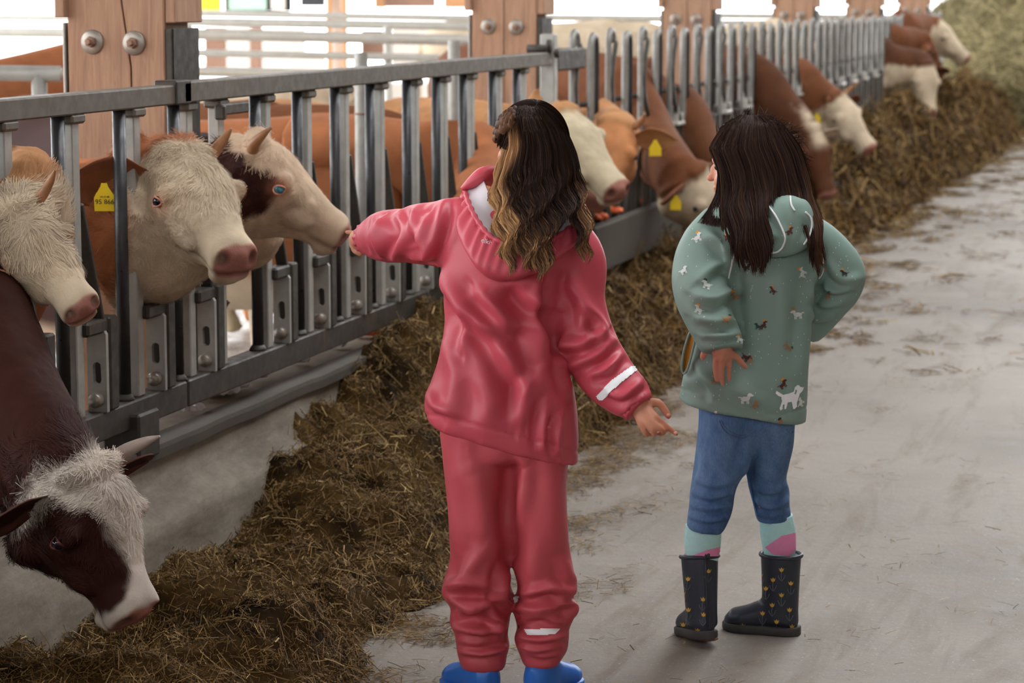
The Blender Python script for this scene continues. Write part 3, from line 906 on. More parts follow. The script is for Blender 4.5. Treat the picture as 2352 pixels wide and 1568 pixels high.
def head_parts():
    xs = np.linspace(0, len(HX) - 1, 40)
    f = lambda a: cr(a, 40)[:, 0]
    X, T, B, W, L = f(HX), f(HT), f(HB), f(HW), f(HL)
    a = np.linspace(0, 2 * np.pi, 40, endpoint=False)
    ca, sa = np.cos(a), np.sin(a)
    e = 2 / 2.5
    rings = []
    for x, t, b, w, l in zip(X, T, B, W, L):
        z = (t + b) / 2 + np.sign(sa) * np.abs(sa) ** e * (t - b) / 2
        v = (z - b) / (t - b)
        y = np.sign(ca) * np.abs(ca) ** e * w * (l + (1 - l) * sstep(.1, .75, v))
        rings.append(np.stack([x + 0 * a, y, z], -1))
    P = [ringmesh(rings)]
    for s in (-1, 1):
        P.append(ball((.165, s * .082, -.040), (.040, .030, .032)))
        P.append(ball((.10, s * .056, -.145), (.085, .040, .075)))
        P.append(ball((.474, s * .034, -.070), (.024, .022, .026)))
        P.append(ball((.26, s * .055, -.090), (.10, .026, .035)))
    P.append(ball((.0, 0, -.005), (.055, .075, .035)))
    P.append(ball((.440, 0, -.130), (.045, .042, .024)))
    P.append(ball((.490, 0, -.076), (.018, .036, .028)))
    return P
HEAD = head_parts()

def ear_mesh(L=.17, W=.052, cup=.022):
    """leaf ear along +x, cup opening to +z."""
    rings = []
    for t in np.linspace(0, 1, 14):
        w = W * (np.sin(np.pi * min(1, t * .94 + .10)) ** .75) * (0.55 + .45 * min(1, t * 3)) + .003
        k = np.linspace(-1, 1, 13)
        top = np.stack([np.full(13, t * L), k * w, (k ** 2 - .4) * cup * np.sin(np.pi * (t * .8 + .15))], -1)
        bot = top[::-1] + np.array([0, 0, -.006])
        rings.append(np.concatenate([top, bot]))
    return ringmesh(rings)

class Cow:
    pass
def cow(name, label, ref, d, fwd, up, s=1.0, neck=None, base=BROWN, face=CREAM, mask=None, near=False, voxel=.013, ears=(1, 1), ear_col=None, horns=(0, 0), horn_len=.08,
        horn_mat='horn', eye=None, tag_side=0, body=1.0, body_dir=(-1, 0), group=None, hair=0, shoulder_z=.95, cross=None, ear_dir=(.05, .95, -.25), tag_text=None, body_top=1.20, nr=1.3, eyes='eye_dark', lid='eyelid_pink', seed=0, fl=.86):
    f = cdir(*fwd); u = cdir(*up); u = nrm(u - f * (u @ f)); l = np.cross(u, f)
    M = np.stack([f * fl, l * 1.20, u * 1.24], 1) * s   # local (x fwd, y left, z up) -> world
    ref_local = np.array([.165, 0, -.05])
    O = at_depth(ref[0], ref[1], d) - M @ ref_local
    W = lambda P: np.asarray(P, float) @ M.T + O
    toL = lambda P: (np.asarray(P) - O) @ np.linalg.inv(M).T
    parts = [(W(V), Fc) for V, Fc in HEAD]
    # neck from the back of the skull through the bars to the shoulder
    crossing = np.array(cross if cross is not None else at_x(ref[0] - 60, ref[1], XF))
    bd = np.array([body_dir[0], body_dir[1], 0]); bd = bd / np.linalg.norm(bd)
    sh = crossing + bd * .42; sh[2] = shoulder_z
    p0 = W((.10, 0, -.115)); p1 = W((-.02, 0, -.10))
    path = cr([p0, p1, (p1 * .45 + crossing * .55), crossing, (crossing + sh) / 2 + np.array([0, 0, .0]), sh, sh + bd * .3], 26)
    rv = cr(np.array([.085, .105, .125, .15, .19, .25, .28]) * s * nr, 26)[:, 0]
    rh = cr(np.array([.075, .085, .095, .105, .13, .17, .20]) * s * nr, 26)[:, 0]
    rv = np.minimum(rv, np.where(np.arange(26) > 14, np.maximum(body_top - .02 - path[:, 2], .12), 9))
    parts.append(tube(path, rh, 24, rv, fixed=True))
    V, Fq = remesh(parts, voxel if not near else .0062, 5 if near else 3)
    q = toL(V)
    if near:                                        # nostrils, mouth line
        N = vnormals(V, Fq)
        dsp = np.zeros(len(V))
        for sd in (-1, 1):
            r = np.sqrt(((q[:, 0] - .490) / 1.5) ** 2 + ((q[:, 1] - sd * .038) / 1.0) ** 2 + ((q[:, 2] + .070) / 1.3) ** 2)
            dsp -= .016 * np.exp(-(r / .013) ** 2)
            r = np.sqrt(((q[:, 0] - .165) / 1.2) ** 2 + (q[:, 1] - sd * .108) ** 2 + ((q[:, 2] + .05)) ** 2)
            dsp -= .008 * np.exp(-(r / .020) ** 2)
        zm = -.122 + .16 * np.clip(q[:, 0] - .36, 0, .2) ** 1.2
        dsp -= .007 * np.exp(-((q[:, 2] - zm) / .007) ** 2) * sstep(.33, .38, q[:, 0])
        dsp += .0035 * fnoise(V, 26, seed, 3) * (1 - sstep(.3, .45, q[:, 0]))
        V = V + N * dsp[:, None]
        q = toL(V)
    # coat colours, backlit shade included for far cattle: pale face, brown elsewhere, pink muzzle
    nz = fnoise(V, 9, seed + 1, 3) * .025 + fnoise(V, 40, seed + 2, 2) * .010
    if mask is None: mask = lambda q, n: sstep(-.01, .03, q[:, 0] - .02 + n)
    k = np.clip(mask(q, nz), 0, 1)[:, None]
    t = (.5 + .5 * fnoise(V, 12, seed + 3, 3))[:, None]
    colr = base * (.82 + .3 * t) * (1 - k) + face * (.72 + .38 * t) * k
    pk = sstep(.470, .486, q[:, 0] + nz * .4 + (q[:, 2] + .1) * .12)[:, None] * sstep(-.128, -.108, q[:, 2])[:, None]
    colr = colr * (1 - pk) + PINK * (.75 + .35 * t) * pk
    if near:
        for sd in (-1, 1):
            r = np.sqrt(((q[:, 0] - .165) / 1.3) ** 2 + (q[:, 1] - sd * .105) ** 2 + ((q[:, 2] + .05) / .9) ** 2)
            kk = np.exp(-(r / .030) ** 2)[:, None] * .75
            colr = colr * (1 - kk) + (np.array(srgb(206, 138, 108)) if lid == 'eyelid_pink' else base * .5) * kk
            r = np.sqrt(((q[:, 0] - .490) / 1.5) ** 2 + (q[:, 1] - sd * .038) ** 2 + ((q[:, 2] + .070) / 1.3) ** 2)
            kk = np.exp(-(r / .013) ** 2)[:, None]
            colr = colr * (1 - .85 * kk) + np.array(srgb(40, 18, 18)) * .85 * kk
    if near:
        kk = (np.exp(-((q[:, 2] - zm) / .005) ** 2) * sstep(.35, .39, q[:, 0]) * .55)[:, None]
        colr = colr * (1 - kk) + np.array(srgb(70, 36, 30)) * kk
    lw = origin_xy = np.array([crossing[0] + bd[0] * .9, crossing[1] + bd[1] * .9, 0.0])
    root = thing(name, label, 'cow', lw, group)
    allV, allF, allC = [V], [Fq], [colr]
    if body:
        sdv = np.array([-bd[1], bd[0], 0])
        bt = body_top
        ts = np.array([-.12, 0, .15, .4, .75, 1.05, 1.28, 1.42, 1.5])
        hw = np.array([.10, .17, .21, .25, .28, .26, .22, .15, .06]) * body
        top = np.array([-.22, -.06, 0.0, -.02, -.03, 0.0, 0.0, -.05, -.12]) + bt
        bot = np.array([.30, .12, .02, -.03, -.02, .08, .16, .30, .45]) + bt - .72
        rr = []
        a = np.linspace(0, 2 * np.pi, 28, endpoint=False)
        for i, (tt, w, tp, bo) in enumerate(zip(cr(ts, 30)[:, 0], cr(hw, 30)[:, 0], cr(top, 30)[:, 0], cr(bot, 30)[:, 0])):
            c = sh * [1, 1, 0] + bd * tt
            rr.append(c + sdv * (np.cos(a) * w)[:, None] + np.array([0, 0, 1.0]) * ((tp + bo) / 2 + np.sin(a) * (tp - bo) / 2)[:, None])
        bp = [ringmesh(rr)]
        for tt, hind in ((.12, 0), (1.22, 1)):
            for sg in (-1, 1):
                b0 = sh * [1, 1, 0] + bd * tt + sdv * sg * .13
                zs = [bt - .55, .56, .40, .24, .10, .0]
                off = [0, .0, .0, .01, .0, -.03] if not hind else [-.04, -.06, .02, .07, .04, 0.0]
                rad = [.10, .075, .05, .036, .034, .045] if not hind else [.13, .10, .055, .038, .034, .045]
                P = np.array([b0 + bd * o + np.array([0, 0, z]) for z, o in zip(zs, off)])
                bp.append(tube(cr(P, 16), cr(rad, 16)[:, 0], 12, up=bd))
        bp.append(tube(cr([sh * [1, 1, 0] + bd * 1.44 + [0, 0, bt - .08], sh * [1, 1, 0] + bd * 1.55 + [0, 0, bt - .25], sh * [1, 1, 0] + bd * 1.54 + [0, 0, .5]], 12), np.linspace(.03, .02, 12), 8, up=sdv))
        V2, F2 = remesh(bp, .022, 3)
        t2 = (.5 + .5 * fnoise(V2, 6, seed + 4, 3))[:, None]
        c2 = base * (.8 + .35 * t2)
        k2 = sstep(.5, .42, V2[:, 2])[:, None]
        c2 = c2 * (1 - k2) + face * k2
        allV.append(V2); allF.append(F2 + len(V)); allC.append(c2)
    o = obj('body', np.concatenate(allV), np.concatenate(allF), MATS['coat'], root, True, col=np.concatenate(allC))
    Rl = M / s
    # ears, horns, eyes, tag
    for side, e, hn in ((1, ears[0], horns[0]), (-1, ears[1], horns[1])):
        if e:
            V1, F1 = ear_mesh()
            ax = nrm([ear_dir[0], side * ear_dir[1], ear_dir[2]])
            fr = np.array([.6, 0, -.25]) + .8 * (np.linalg.inv(M / s) @ nrm(C0 - O))   # the cup turned towards the visitors
            fr = nrm(fr - ax * (fr @ ax))
            sd = np.cross(fr, ax)
            A = np.stack([ax, sd, fr], 1)
            P = W(V1 @ A.T * e + np.array([.015, side * .075, -.055]))
            ec = (ear_col if ear_col is not None else base)
            inner = (V1[:, 2] > np.interp(V1[:, 0], [0, .17], [-.004, -.002]))[:, None]
            eo = obj('ear', P, F1, MATS['coat'], root, True, col=np.where(inner, ec * .75 + PINK * .15, ec * .9) * (1 + .15 * fnoise(P, 30, 2)[:, None]))
            if tag_side == side:
                c = W(A @ np.array([.085, 0, .02]) * e + np.array([.015, side * .075, -.055]))
                outl = np.array([(-.007, .040), (.007, .040), (.010, .030), (.022, .012), (.026, .004), (.026, -.030), (-.026, -.030), (-.026, .004), (-.022, .012), (-.010, .030)])
                bx, by = cR, nrm(np.array([0, 0, 1.0]) - hF * .1)
                nrmv = np.cross(bx, by)
                off = nrmv * .018 + np.array([0, 0, -.030])
                T = [c + off + (bx * p[0] + by * p[1]) * 1.0 for p in outl]
                T2 = [p - nrmv * .002 for p in T]
                n = len(T)
                tg = obj('ear_tag', T + T2, [tuple(range(n)), tuple(range(2 * n - 1, n - 1, -1))] + [(i, n + i, n + (i + 1) % n, (i + 1) % n) for i in range(n)], MATS['tag_yellow'], eo, False)
                tg['label'] = 'yellow ear tag'
                if tag_text:
                    place_text(tag_text, c + off + nrmv * .0012 + by * -.012, bx, by, .017, 'tag_ink', eo)
                    place_text('DE 09 48', c + off + nrmv * .0012 + by * .004, bx, by, .006, 'tag_ink', eo)
        if hn:
            P = cr([(-.005, side * .070, -.012), (-.012, side * (.07 + horn_len * .45), .006), (-.006, side * (.07 + horn_len * .8), .03 + horn_len * .2), (.004, side * (.07 + horn_len * .95), .045 + horn_len * .45)], 12)
            V1, F1 = tube(W(P), cr([.019, .017, .011, .003], 12)[:, 0] * s, 12)
            obj('horn', V1, F1, MATS[horn_mat], root)
        if eye is None or side in eye:
            c = np.array([.165, side * .103, -.05])
            V1, F1 = ball(W(c), .0145 * s, 16, 12); eo = obj('eye', V1, F1, MATS[eyes], root)
            if near:
                t = np.linspace(0, 2 * np.pi, 24, endpoint=False)
                for rr_, m_ in ((.0028, lid),):
                    ring = np.stack([c[0] + .021 * np.cos(t), c[1] + side * (.009 - .011 * np.cos(t) ** 2), c[2] + .0115 * np.sin(t) + .004 * np.cos(t)], -1)
                    ring = np.concatenate([ring, ring[:1]])
                    V1, F1 = tube(W(ring), rr_ * s, 8, cap=False); obj('eyelid', V1, F1, MATS[m_], root)
    # curly hair on poll and cheeks
    if hair:
        N = vnormals(V, Fq)
        w = sstep(.40, .22, q[:, 0]) * sstep(-.25, -.05, q[:, 0]) * (N @ -cF > -.3)
        w = w * (np.linalg.norm(q - np.array([.165, np.sign(q[:, 1]) @ np.zeros(len(q)) if False else 0, -.05]), axis=1) > -1)
        p = w / w.sum()
        i = RNG.choice(len(V), hair, p=p)
        P = V[i] + RNG.normal(0, .002, (hair, 3)); Nn = N[i]; ql = q[i]
        swirl = np.stack([ql[:, 0] - .13, ql[:, 1] * 1.2, 0 * ql[:, 0]], -1) @ (M / s).T     # hair runs out from the whorl
        flow = nrm(swirl * 6 + f * .5 + RNG.normal(0, .16, (hair, 3)))
        flow = flow + np.stack([fnoise(P, 22, 50 + k, 2) for k in range(3)], -1) * .8
        flow = nrm(flow - Nn * (flow * Nn).sum(1)[:, None])
        Dr = nrm(flow + Nn * RNG.uniform(.02, .14, (hair, 1)))
        eyeD = np.minimum(np.linalg.norm(ql - [.165, .103, -.05], axis=1), np.linalg.norm(ql - [.165, -.103, -.05], axis=1))
        L = RNG.uniform(.012, .026, hair) * (1 + .4 * (ql[:, 0] < .05)) * np.clip(eyeD / .06, .15, 1) * np.clip((.46 - ql[:, 0]) / .2, .35, 1)
        side_n = nrm(Nn - Dr * (Nn * Dr).sum(1)[:, None])
        h = ribbons(P + Dr * (L * .5)[:, None], Dr, side_n, L, RNG.uniform(.0006, .0013, hair), L * .10, colr[i] * RNG.uniform(.85, 1.2, (hair, 1)), 'face_hair', None, None, 'fur', root)
    return root, W

def place_text(txt, c, bx, by, size, mat, parent):
    cu = bpy.data.curves.new('lettering', 'FONT')
    cu.body = txt; cu.size = size; cu.align_x = 'CENTER'; cu.extrude = .0002
    to = bpy.data.objects.new('tmp', cu); COL.objects.link(to)
    dg = bpy.context.evaluated_depsgraph_get()
    me = to.evaluated_get(dg).to_mesh()
    V = np.array([v.co[:] for v in me.vertices]); Fc = [tuple(p.vertices) for p in me.polygons]
    to.evaluated_get(dg).to_mesh_clear()
    bpy.data.objects.remove(to); bpy.data.curves.remove(cu)
    n = np.cross(bx, by)
    P = c + V[:, :1] * bx + V[:, 1:2] * by + V[:, 2:3] * n
    return obj('lettering', P, Fc, MATS[mat], parent, False)

def fx(px, py): return at_x(px, py, XF)
H = 'cattle at the feed fence'  # far cattle: BROWN scaled down to carry their backlit shade
cow('cow', 'cream faced cow at the far left with a short brown horn, head lowered', (86, 578), 5.50, (.60, -.62, .42), (-.02, .6, .7), .70, fl=.78, near=True, hair=12000, horns=(1, 0), horn_len=.07, eye=(-1,), cross=fx(60, 470), ears=(0, 1), base=FAWN * .95, shoulder_z=.90, body_top=1.12, body=.9, seed=1, group=H,
    mask=lambda q, n: sstep(-.16, -.12, q[:, 0] + n))
cow('cow', 'cream faced cow with the yellow ear tag reading 95 866, head turned towards the viewer', (458, 456), 6.28, (.50, -.58, .62), (.03, 1, .2), .93, fl=.76, near=True, hair=15000, horns=(1, 0), horn_len=.035, eye=(-1,), nr=1.55, cross=fx(346, 510), ears=(0, 1.25), tag_side=-1, tag_text='95 866', body_top=1.10, body_dir=(-1, -.05), body=.9, seed=2, group=H,
    mask=lambda q, n: sstep(-.02, .02, q[:, 0] + .03 + n * 1.5) * sstep(.155, .125, np.abs(q[:, 1])), ear_dir=(-.25, .93, -.12), ear_col=BROWN * .8)
cow('cow', 'cream cow with a red brown cheek in profile, muzzle at the pointing finger', (648, 414), 6.80, (.74, -.50, -.16), (.40, .8, .22), .90, fl=.76, near=True, hair=7000, horns=(0, 1), horn_len=.045, eye=(-1, 1), eyes='eye_cyan_glint', nr=1.1, cross=fx(572, 500), ears=(0, 0), body_dir=(-1, .85), body=.85, body_top=1.12, seed=3, group=H, base=DARKBROWN,
    mask=lambda q, n: np.maximum(np.maximum(sstep(-.02, .02, q[:, 0] - .16 + n + np.clip(-(q[:, 2] + .12), 0, 1) * .5), sstep(-.045, -.025, q[:, 2] + n)), sstep(-.19, -.215, q[:, 2] + n)), face=np.array(srgb(214, 186, 158)))
cow('cow', 'red brown cow with a white blaze eating at the bottom left corner', (226, 1206), 5.18, (.44, -.78, .06), (.64, .35, .56), .94, fl=.66, near=True, hair=12000, horns=(1, 0), horn_len=.055, horn_mat='horn_grey', eye=(-1, 1), cross=at_x(-60, 800, XF), ears=(1, 1), body_dir=(-1, -.5), body=.9, seed=4, group=H, base=DARKBROWN, face=WHITE,
    mask=lambda q, n: sstep(-.012, .012, q[:, 1] + n * .8 + np.interp(q[:, 0], [-.06, .02, .08, .15, .25, .34, .40, .5], [.06, .09, .075, .045, .025, .012, .03, .1])) * sstep(-.16, -.12, q[:, 2] + (q[:, 0] > .4) * .1) * sstep(-.07, -.03, q[:, 0] + n), lid='eyelid_dark', shoulder_z=.95)
cow('cow', 'cream faced cow looking out beside the brown curls of the girl in red', (1330, 330), 10.25, (.55, -.60, .45), (.1, .9, .5), 1.0, voxel=.009, cross=fx(1262, 320), ears=(0, 0), body_top=1.02, body_dir=(-1, .22), body=.9, seed=5, group=H, base=FAWN, face=np.array(srgb(206, 190, 160)), near=True, hair=0)
cow('cow', 'fawn cow with one large ear held out sideways, between the two girls', (1396, 352), 10.75, (-.26, -.66, .62), (0, .9, .6), .95, voxel=.009, cross=fx(1390, 330), ears=(1.0, 1), body_top=1.02, seed=6, group=H, base=FAWN, face=np.array(srgb(206, 140, 92)), ear_col=FAWN, ear_dir=(.0, .97, .12), tag_side=1, horns=(1, 0), horn_len=.05)
cow('cow', 'red brown cow, head down, yellow tag, just left of the girl in green', (1618, 458), 11.75, (.50, -.80, -.15), (.4, .6, .5), .95, cross=fx(1492, 330), ears=(1, 1), tag_side=-1, seed=7, group=H, base=BROWN * .42, shoulder_z=1.05, body_top=1.24, body_dir=(-1, .9))
cow('cow', 'dark red cow whose head is hidden behind the head of the girl in green', (1680, 430), 12.9, (.45, -.75, .2), (.4, .5, .7), .95, cross=fx(1580, 300), ears=(1, 1), seed=8, group=H, base=BROWN * .36, shoulder_z=1.0, body_top=1.08, body_dir=(-1, .8))
cow('cow', 'red brown cow eating just right of the dark hair of the girl in green', (1872, 352), 15.0, (.30, -.85, .2), (.4, .4, .8), .95, cross=fx(1738, 200), body_dir=(-1, .5), ears=(1, 1), seed=9, group=H, base=BROWN * .25, shoulder_z=1.02, body_top=1.10,
    mask=lambda q, n: sstep(.0, .05, q[:, 2] + .02 + n) * sstep(.1, .0, np.abs(q[:, 1])) * sstep(.2, .1, q[:, 0]), ear_col=CREAM)
cow('cow', 'white faced brown cow with yellow tag eating at the middle of the windrow', (1945, 268), 17.0, (.55, -.70, .35), (.4, .5, .7), 1.0, cross=fx(1842, 210), ears=(1, 1), tag_side=-1, seed=10, group=H, base=BROWN * .45, shoulder_z=1.05, body_top=1.12, horns=(1, 1), horn_len=.06)
cow('cow', 'dark red cow with lowered white face and yellow tag below the white headed cow', (2128, 190), 21.5, (.12, -.95, .25), (.3, .3, .8), 1.0, cross=fx(2032, 150), ears=(1, 1), tag_side=-1, seed=11, group=H, base=BROWN * .25, shoulder_z=1.1, nr=1.4)
cow('cow', 'brown cow between the lowered dark red cow and the white headed cow', (2135, 118), 22.3, (.55, -.7, -.3), (.4, .8, .3), .9, cross=fx(2050, 100), body_dir=(-1, -.25), body=.8, ears=(1.1, 1.1), tag_side=-1, seed=12, group=H, base=BROWN * .42, ear_col=BROWN * .5, shoulder_z=1.15, face=BROWN * .42)
cow('cow', 'white headed brown cow in profile in front of the haystack', (2172, 84), 23.2, (.72, -.62, .1), (.4, .75, .4), 1.05, cross=fx(2074, 80), body_dir=(-1, 1.1), ears=(1, 1), tag_side=-1, seed=13, group=H, base=BROWN * .45, shoulder_z=1.2, ear_col=WHITE, nr=1.35)
cow('cow', 'red brown cow behind the near bars, neck running down behind the red jacket', (1150, 590), 8.9, (.4, -.8, .2), (.4, .4, .8), .95, cross=fx(1112, 410), ears=(0, 0), seed=14, group=H, base=BROWN * .9, shoulder_z=.93, body_dir=(-1, -.12), body_top=1.06)
cow('cow', 'dark brown cow standing in the pen behind the thick round posts', (1062, 430), 10.1, (.5, -.6, .3), (0, .9, .3), .7, cross=np.array([-3.1, 9.66, .9]), ears=(1, 1), body=.75, seed=15, base=BROWN * .45, shoulder_z=.9, body_dir=(-1, .1), body_top=1.08, group='cattle in the pen')
cow('cow', 'brown cow standing far left, its back showing above the T shaped pipe divider', (330, 150), 11.5, (.8, -.3, 0), (0, 1, 0), 1.0, cross=np.array([-5.15, 9.9, 1.0]), ears=(1, 1), seed=16, base=BROWN, body_dir=(-1, .0), body_top=1.33, shoulder_z=1.05, group='cattle in the pen')
cow('cow', 'pale cow in the pen, its white back showing just above the fence rail', (860, 260), 13.2, (.8, -.3, 0), (0, 1, 0), 1.0, cross=np.array([-4.4, 12.2, .9]), ears=(1, 1), seed=17, base=CREAM, body_dir=(-1, .0), body_top=1.08, shoulder_z=.85, group='cattle in the pen')
cow('cow', 'pale backed cow above the head lock bars by the fourth timber pillar', (1812, 78), 18.4, (.8, -.3, 0), (0, 1, 0), .8, cross=np.array([-3.5, 17.9, 1.1]), ears=(1, 1), seed=18, base=CREAM, body_dir=(-1, -.1), body_top=1.34, shoulder_z=1.1, group='cattle in the pen')
# ================================================================== people: shared builders
simple('red_rubber', srgb(196, 76, 90), 0.46, 0, 0.05, 5, 0.12, 350, 0.4)
simple('red_rubber_trousers', srgb(194, 78, 88), 0.48, 0, 0.07, 5, 0.12, 350, 0.4)
def crumple(name, scale, strength, dist, fine):
    m_ = MATS[name]; t = m_.node_tree
    b = t.nodes['Principled BSDF']
    for l in list(b.inputs['Normal'].links): t.links.remove(l)
    co = t.nodes.new('ShaderNodeTexCoord')
    n1 = t.nodes.new('ShaderNodeTexNoise'); n1.noise_type = 'RIDGED_MULTIFRACTAL'
    n1.inputs['Scale'].default_value = scale; n1.inputs['Detail'].default_value = 2; n1.inputs['Distortion'].default_value = .6
    n2 = t.nodes.new('ShaderNodeTexNoise'); n2.inputs['Scale'].default_value = fine
    mp = t.nodes.new('ShaderNodeMapping'); mp.inputs['Scale'].default_value = (1, 1, .6)
    t.links.new(co.outputs['Object'], mp.inputs[0]); t.links.new(mp.outputs[0], n1.inputs['Vector']); t.links.new(co.outputs['Object'], n2.inputs['Vector'])
    b1 = t.nodes.new('ShaderNodeBump'); b1.inputs['Strength'].default_value = strength; b1.inputs['Distance'].default_value = dist
    b2 = t.nodes.new('ShaderNodeBump'); b2.inputs['Strength'].default_value = .1; b2.inputs['Distance'].default_value = .002
    t.links.new(n1.outputs['Fac'], b1.inputs['Height']); t.links.new(n2.outputs['Fac'], b2.inputs['Height'])
    t.links.new(b1.outputs[0], b2.inputs['Normal']); t.links.new(b2.outputs[0], b.inputs['Normal'])
crumple('red_rubber', 7, .55, .012, 400)
crumple('red_rubber_trousers', 6, .55, .012, 400)
simple('hood_lining', srgb(214, 206, 212), 0.8, 0, 0.05, 20)
simple('reflective_tape', srgb(244, 246, 248), 0.35, 0.0, 0.03, 20)
simple('boot_blue', srgb(44, 112, 206), 0.4, 0, 0.08, 8)
simple('boot_strap', srgb(28, 28, 36), 0.5, 0, 0.1)
simple('boot_navy', srgb(44, 50, 62), 0.42, 0, 0.16, 14, 0.1, 90)
simple('boot_sole', srgb(62, 60, 60), 0.7, 0, 0.25, 30, 0.2)
simple('sole_mud', srgb(122, 84, 58), 0.85, 0, 0.3, 40, 0.3)
simple('print_gold', srgb(206, 164, 66), 0.5, 0, 0.1)
simple('print_stem', srgb(96, 104, 118), 0.6, 0, 0.1)
simple('print_orange', srgb(222, 146, 30), 0.7, 0, 0.06)
simple('print_brown', srgb(84, 44, 36), 0.7, 0, 0.1)
simple('print_tan', srgb(166, 126, 90), 0.7, 0, 0.1)
simple('print_white', srgb(214, 220, 216), 0.7, 0, 0.04)
simple('print_black', srgb(34, 36, 40), 0.7, 0, 0.05)
simple('print_teal', srgb(44, 78, 74), 0.7, 0, 0.05)
simple('sock_mint', srgb(192, 238, 238), 0.85, 0, 0.05, 60, 0.4, 400)
simple('sock_pink', srgb(240, 148, 194), 0.85, 0, 0.05, 60, 0.4, 400)
simple('mustard_lining', srgb(176, 120, 30), 0.8, 0, 0.1)
m = NT('green_softshell', 0.6, 0, 0.3)
m.color(m.mix(m.noise(4, 4), srgb(122, 148, 138), srgb(140, 164, 154))); m.bump(m.noise(500, 3), .1, .001); m.done(); crumple('green_softshell', 8, .35, .008, 500)
m = NT('denim', 0.8, 0, 0.2)
fd = m.ramp(m.noise(9, 5, .65, m.mapping((1, 1, .5))), [(.32, srgb(60, 92, 136)), (.68, srgb(126, 158, 198))])
m.color(m.mix(m.ramp(m.noise(500, 2, .5, m.mapping((1, 1, .2))), [(.3, 0.0), (.7, .35)]), fd, srgb(36, 58, 96)))
m.bump(m.noise(700, 2), .15, .001); m.done()

SKIN = np.array(srgb(198, 134, 106))
def garment(rows, h, n=72, m=90, e=2.3, closed=False):
    """rows: (xl, yl, xr, yr, off, half_depth) down the figure, as points of a standing vertical plane."""
    L = np.array([at_dist(r[0], r[1], h + r[4]) for r in rows]); Rr = np.array([at_dist(r[2], r[3], h + r[4]) for r in rows])
    hd = np.array([r[5] for r in rows])
    L, Rr, hd = cr(L, m), cr(Rr, m), cr(hd, m)[:, 0]
    a = np.linspace(0, 2 * np.pi, n, endpoint=False)
    c, s = np.sign(np.cos(a)) * np.abs(np.cos(a)) ** (2 / e), np.sign(np.sin(a)) * np.abs(np.sin(a)) ** (2 / e)
    rings = (L + Rr)[:, None] / 2 + (Rr - L)[:, None] / 2 * c[None, :, None] + hF[None, None] * (hd[:, None] * s[None])[..., None]
    return ringmesh(rings)
def limb(pts, rad, h, n=28, m=40, flat=1.0):
    P = cr(np.array([at_dist(p[0], p[1], h + p[2]) for p in pts]), m)
    r = cr(np.array(rad), m)[:, 0]
    return tube(P, r, n, r * flat, up=hF)
def folds(V, Fq, strokes, noise_amp=.0025, nscale=11, seed=0, gain=1.0):
    N = vnormals(V, Fq)
    px = project(V)[:, :2]
    view = nrm(V - C0)
    wface = sstep(.05, -.35, (N * view).sum(1))
    d = np.zeros(len(V))
    for pts, amp, wid in strokes:
        pts = np.array(cr(np.array(pts, float), 14))
        best = np.full(len(V), 1e9); sg = np.zeros(len(V)); tt = np.zeros(len(V))
        bb = (px[:, 0] > pts[:, 0].min() - 4 * wid) & (px[:, 0] < pts[:, 0].max() + 4 * wid) & (px[:, 1] > pts[:, 1].min() - 4 * wid) & (px[:, 1] < pts[:, 1].max() + 4 * wid)
        idx = np.nonzero(bb)[0]
        q = px[idx]
        b = np.full(len(idx), 1e9); s_ = np.zeros(len(idx)); t_ = np.zeros(len(idx))
        for k in range(len(pts) - 1):
            ab = pts[k + 1] - pts[k]
            u = np.clip(((q - pts[k]) @ ab) / (ab @ ab + 1e-9), 0, 1)
            r = q - pts[k] - u[:, None] * ab
            dist = np.hypot(r[:, 0], r[:, 1])
            up = dist < b
            b[up] = dist[up]; s_[up] = np.sign(ab[0] * r[up, 1] - ab[1] * r[up, 0]); t_[up] = (k + u[up]) / (len(pts) - 1)
        x = b * s_ / wid
        env = np.sin(np.pi * np.clip(t_ * .9 + .05, 0, 1)) ** .6
        prof = np.exp(-x ** 2) - .75 * np.exp(-((x - 1.5) / 1.1) ** 2)
        d[idx] += amp * env * prof
    d *= wface
    P = V * np.array([1, 1, .55])
    nz = fnoise(P, nscale, seed, 3)
    nz2 = 1 - np.abs(fnoise(P, nscale * .6, seed + 7, 2)) * 2
    return V + N * ((d * gain + noise_amp * (nz + .7 * nz2))[:, None])
def hits(bvh, px, py, lift=.0012):
    r = ray(px, py)
    loc, nn, i, dist = bvh.ray_cast(Vector(C0), Vector(r).normalized())
    if loc is None: return None
    nn = np.array(nn)
    if nn @ r > 0: nn = -nn
    return np.array(loc) + nn * lift
def make_bvh(V, Fq):
    return BVHTree.FromPolygons([tuple(v) for v in V], [tuple(int(i) for i in f) for f in Fq])
def inside(poly, x, y):
    c = np.zeros(x.shape, bool)
    n = len(poly)
    for i in range(n):
        x1, y1 = poly[i]; x2, y2 = poly[(i + 1) % n]
        k = ((y1 > y) != (y2 > y)) & (x < (x2 - x1) * (y - y1) / (y2 - y1 + 1e-12) + x1)
        c ^= k
    return c
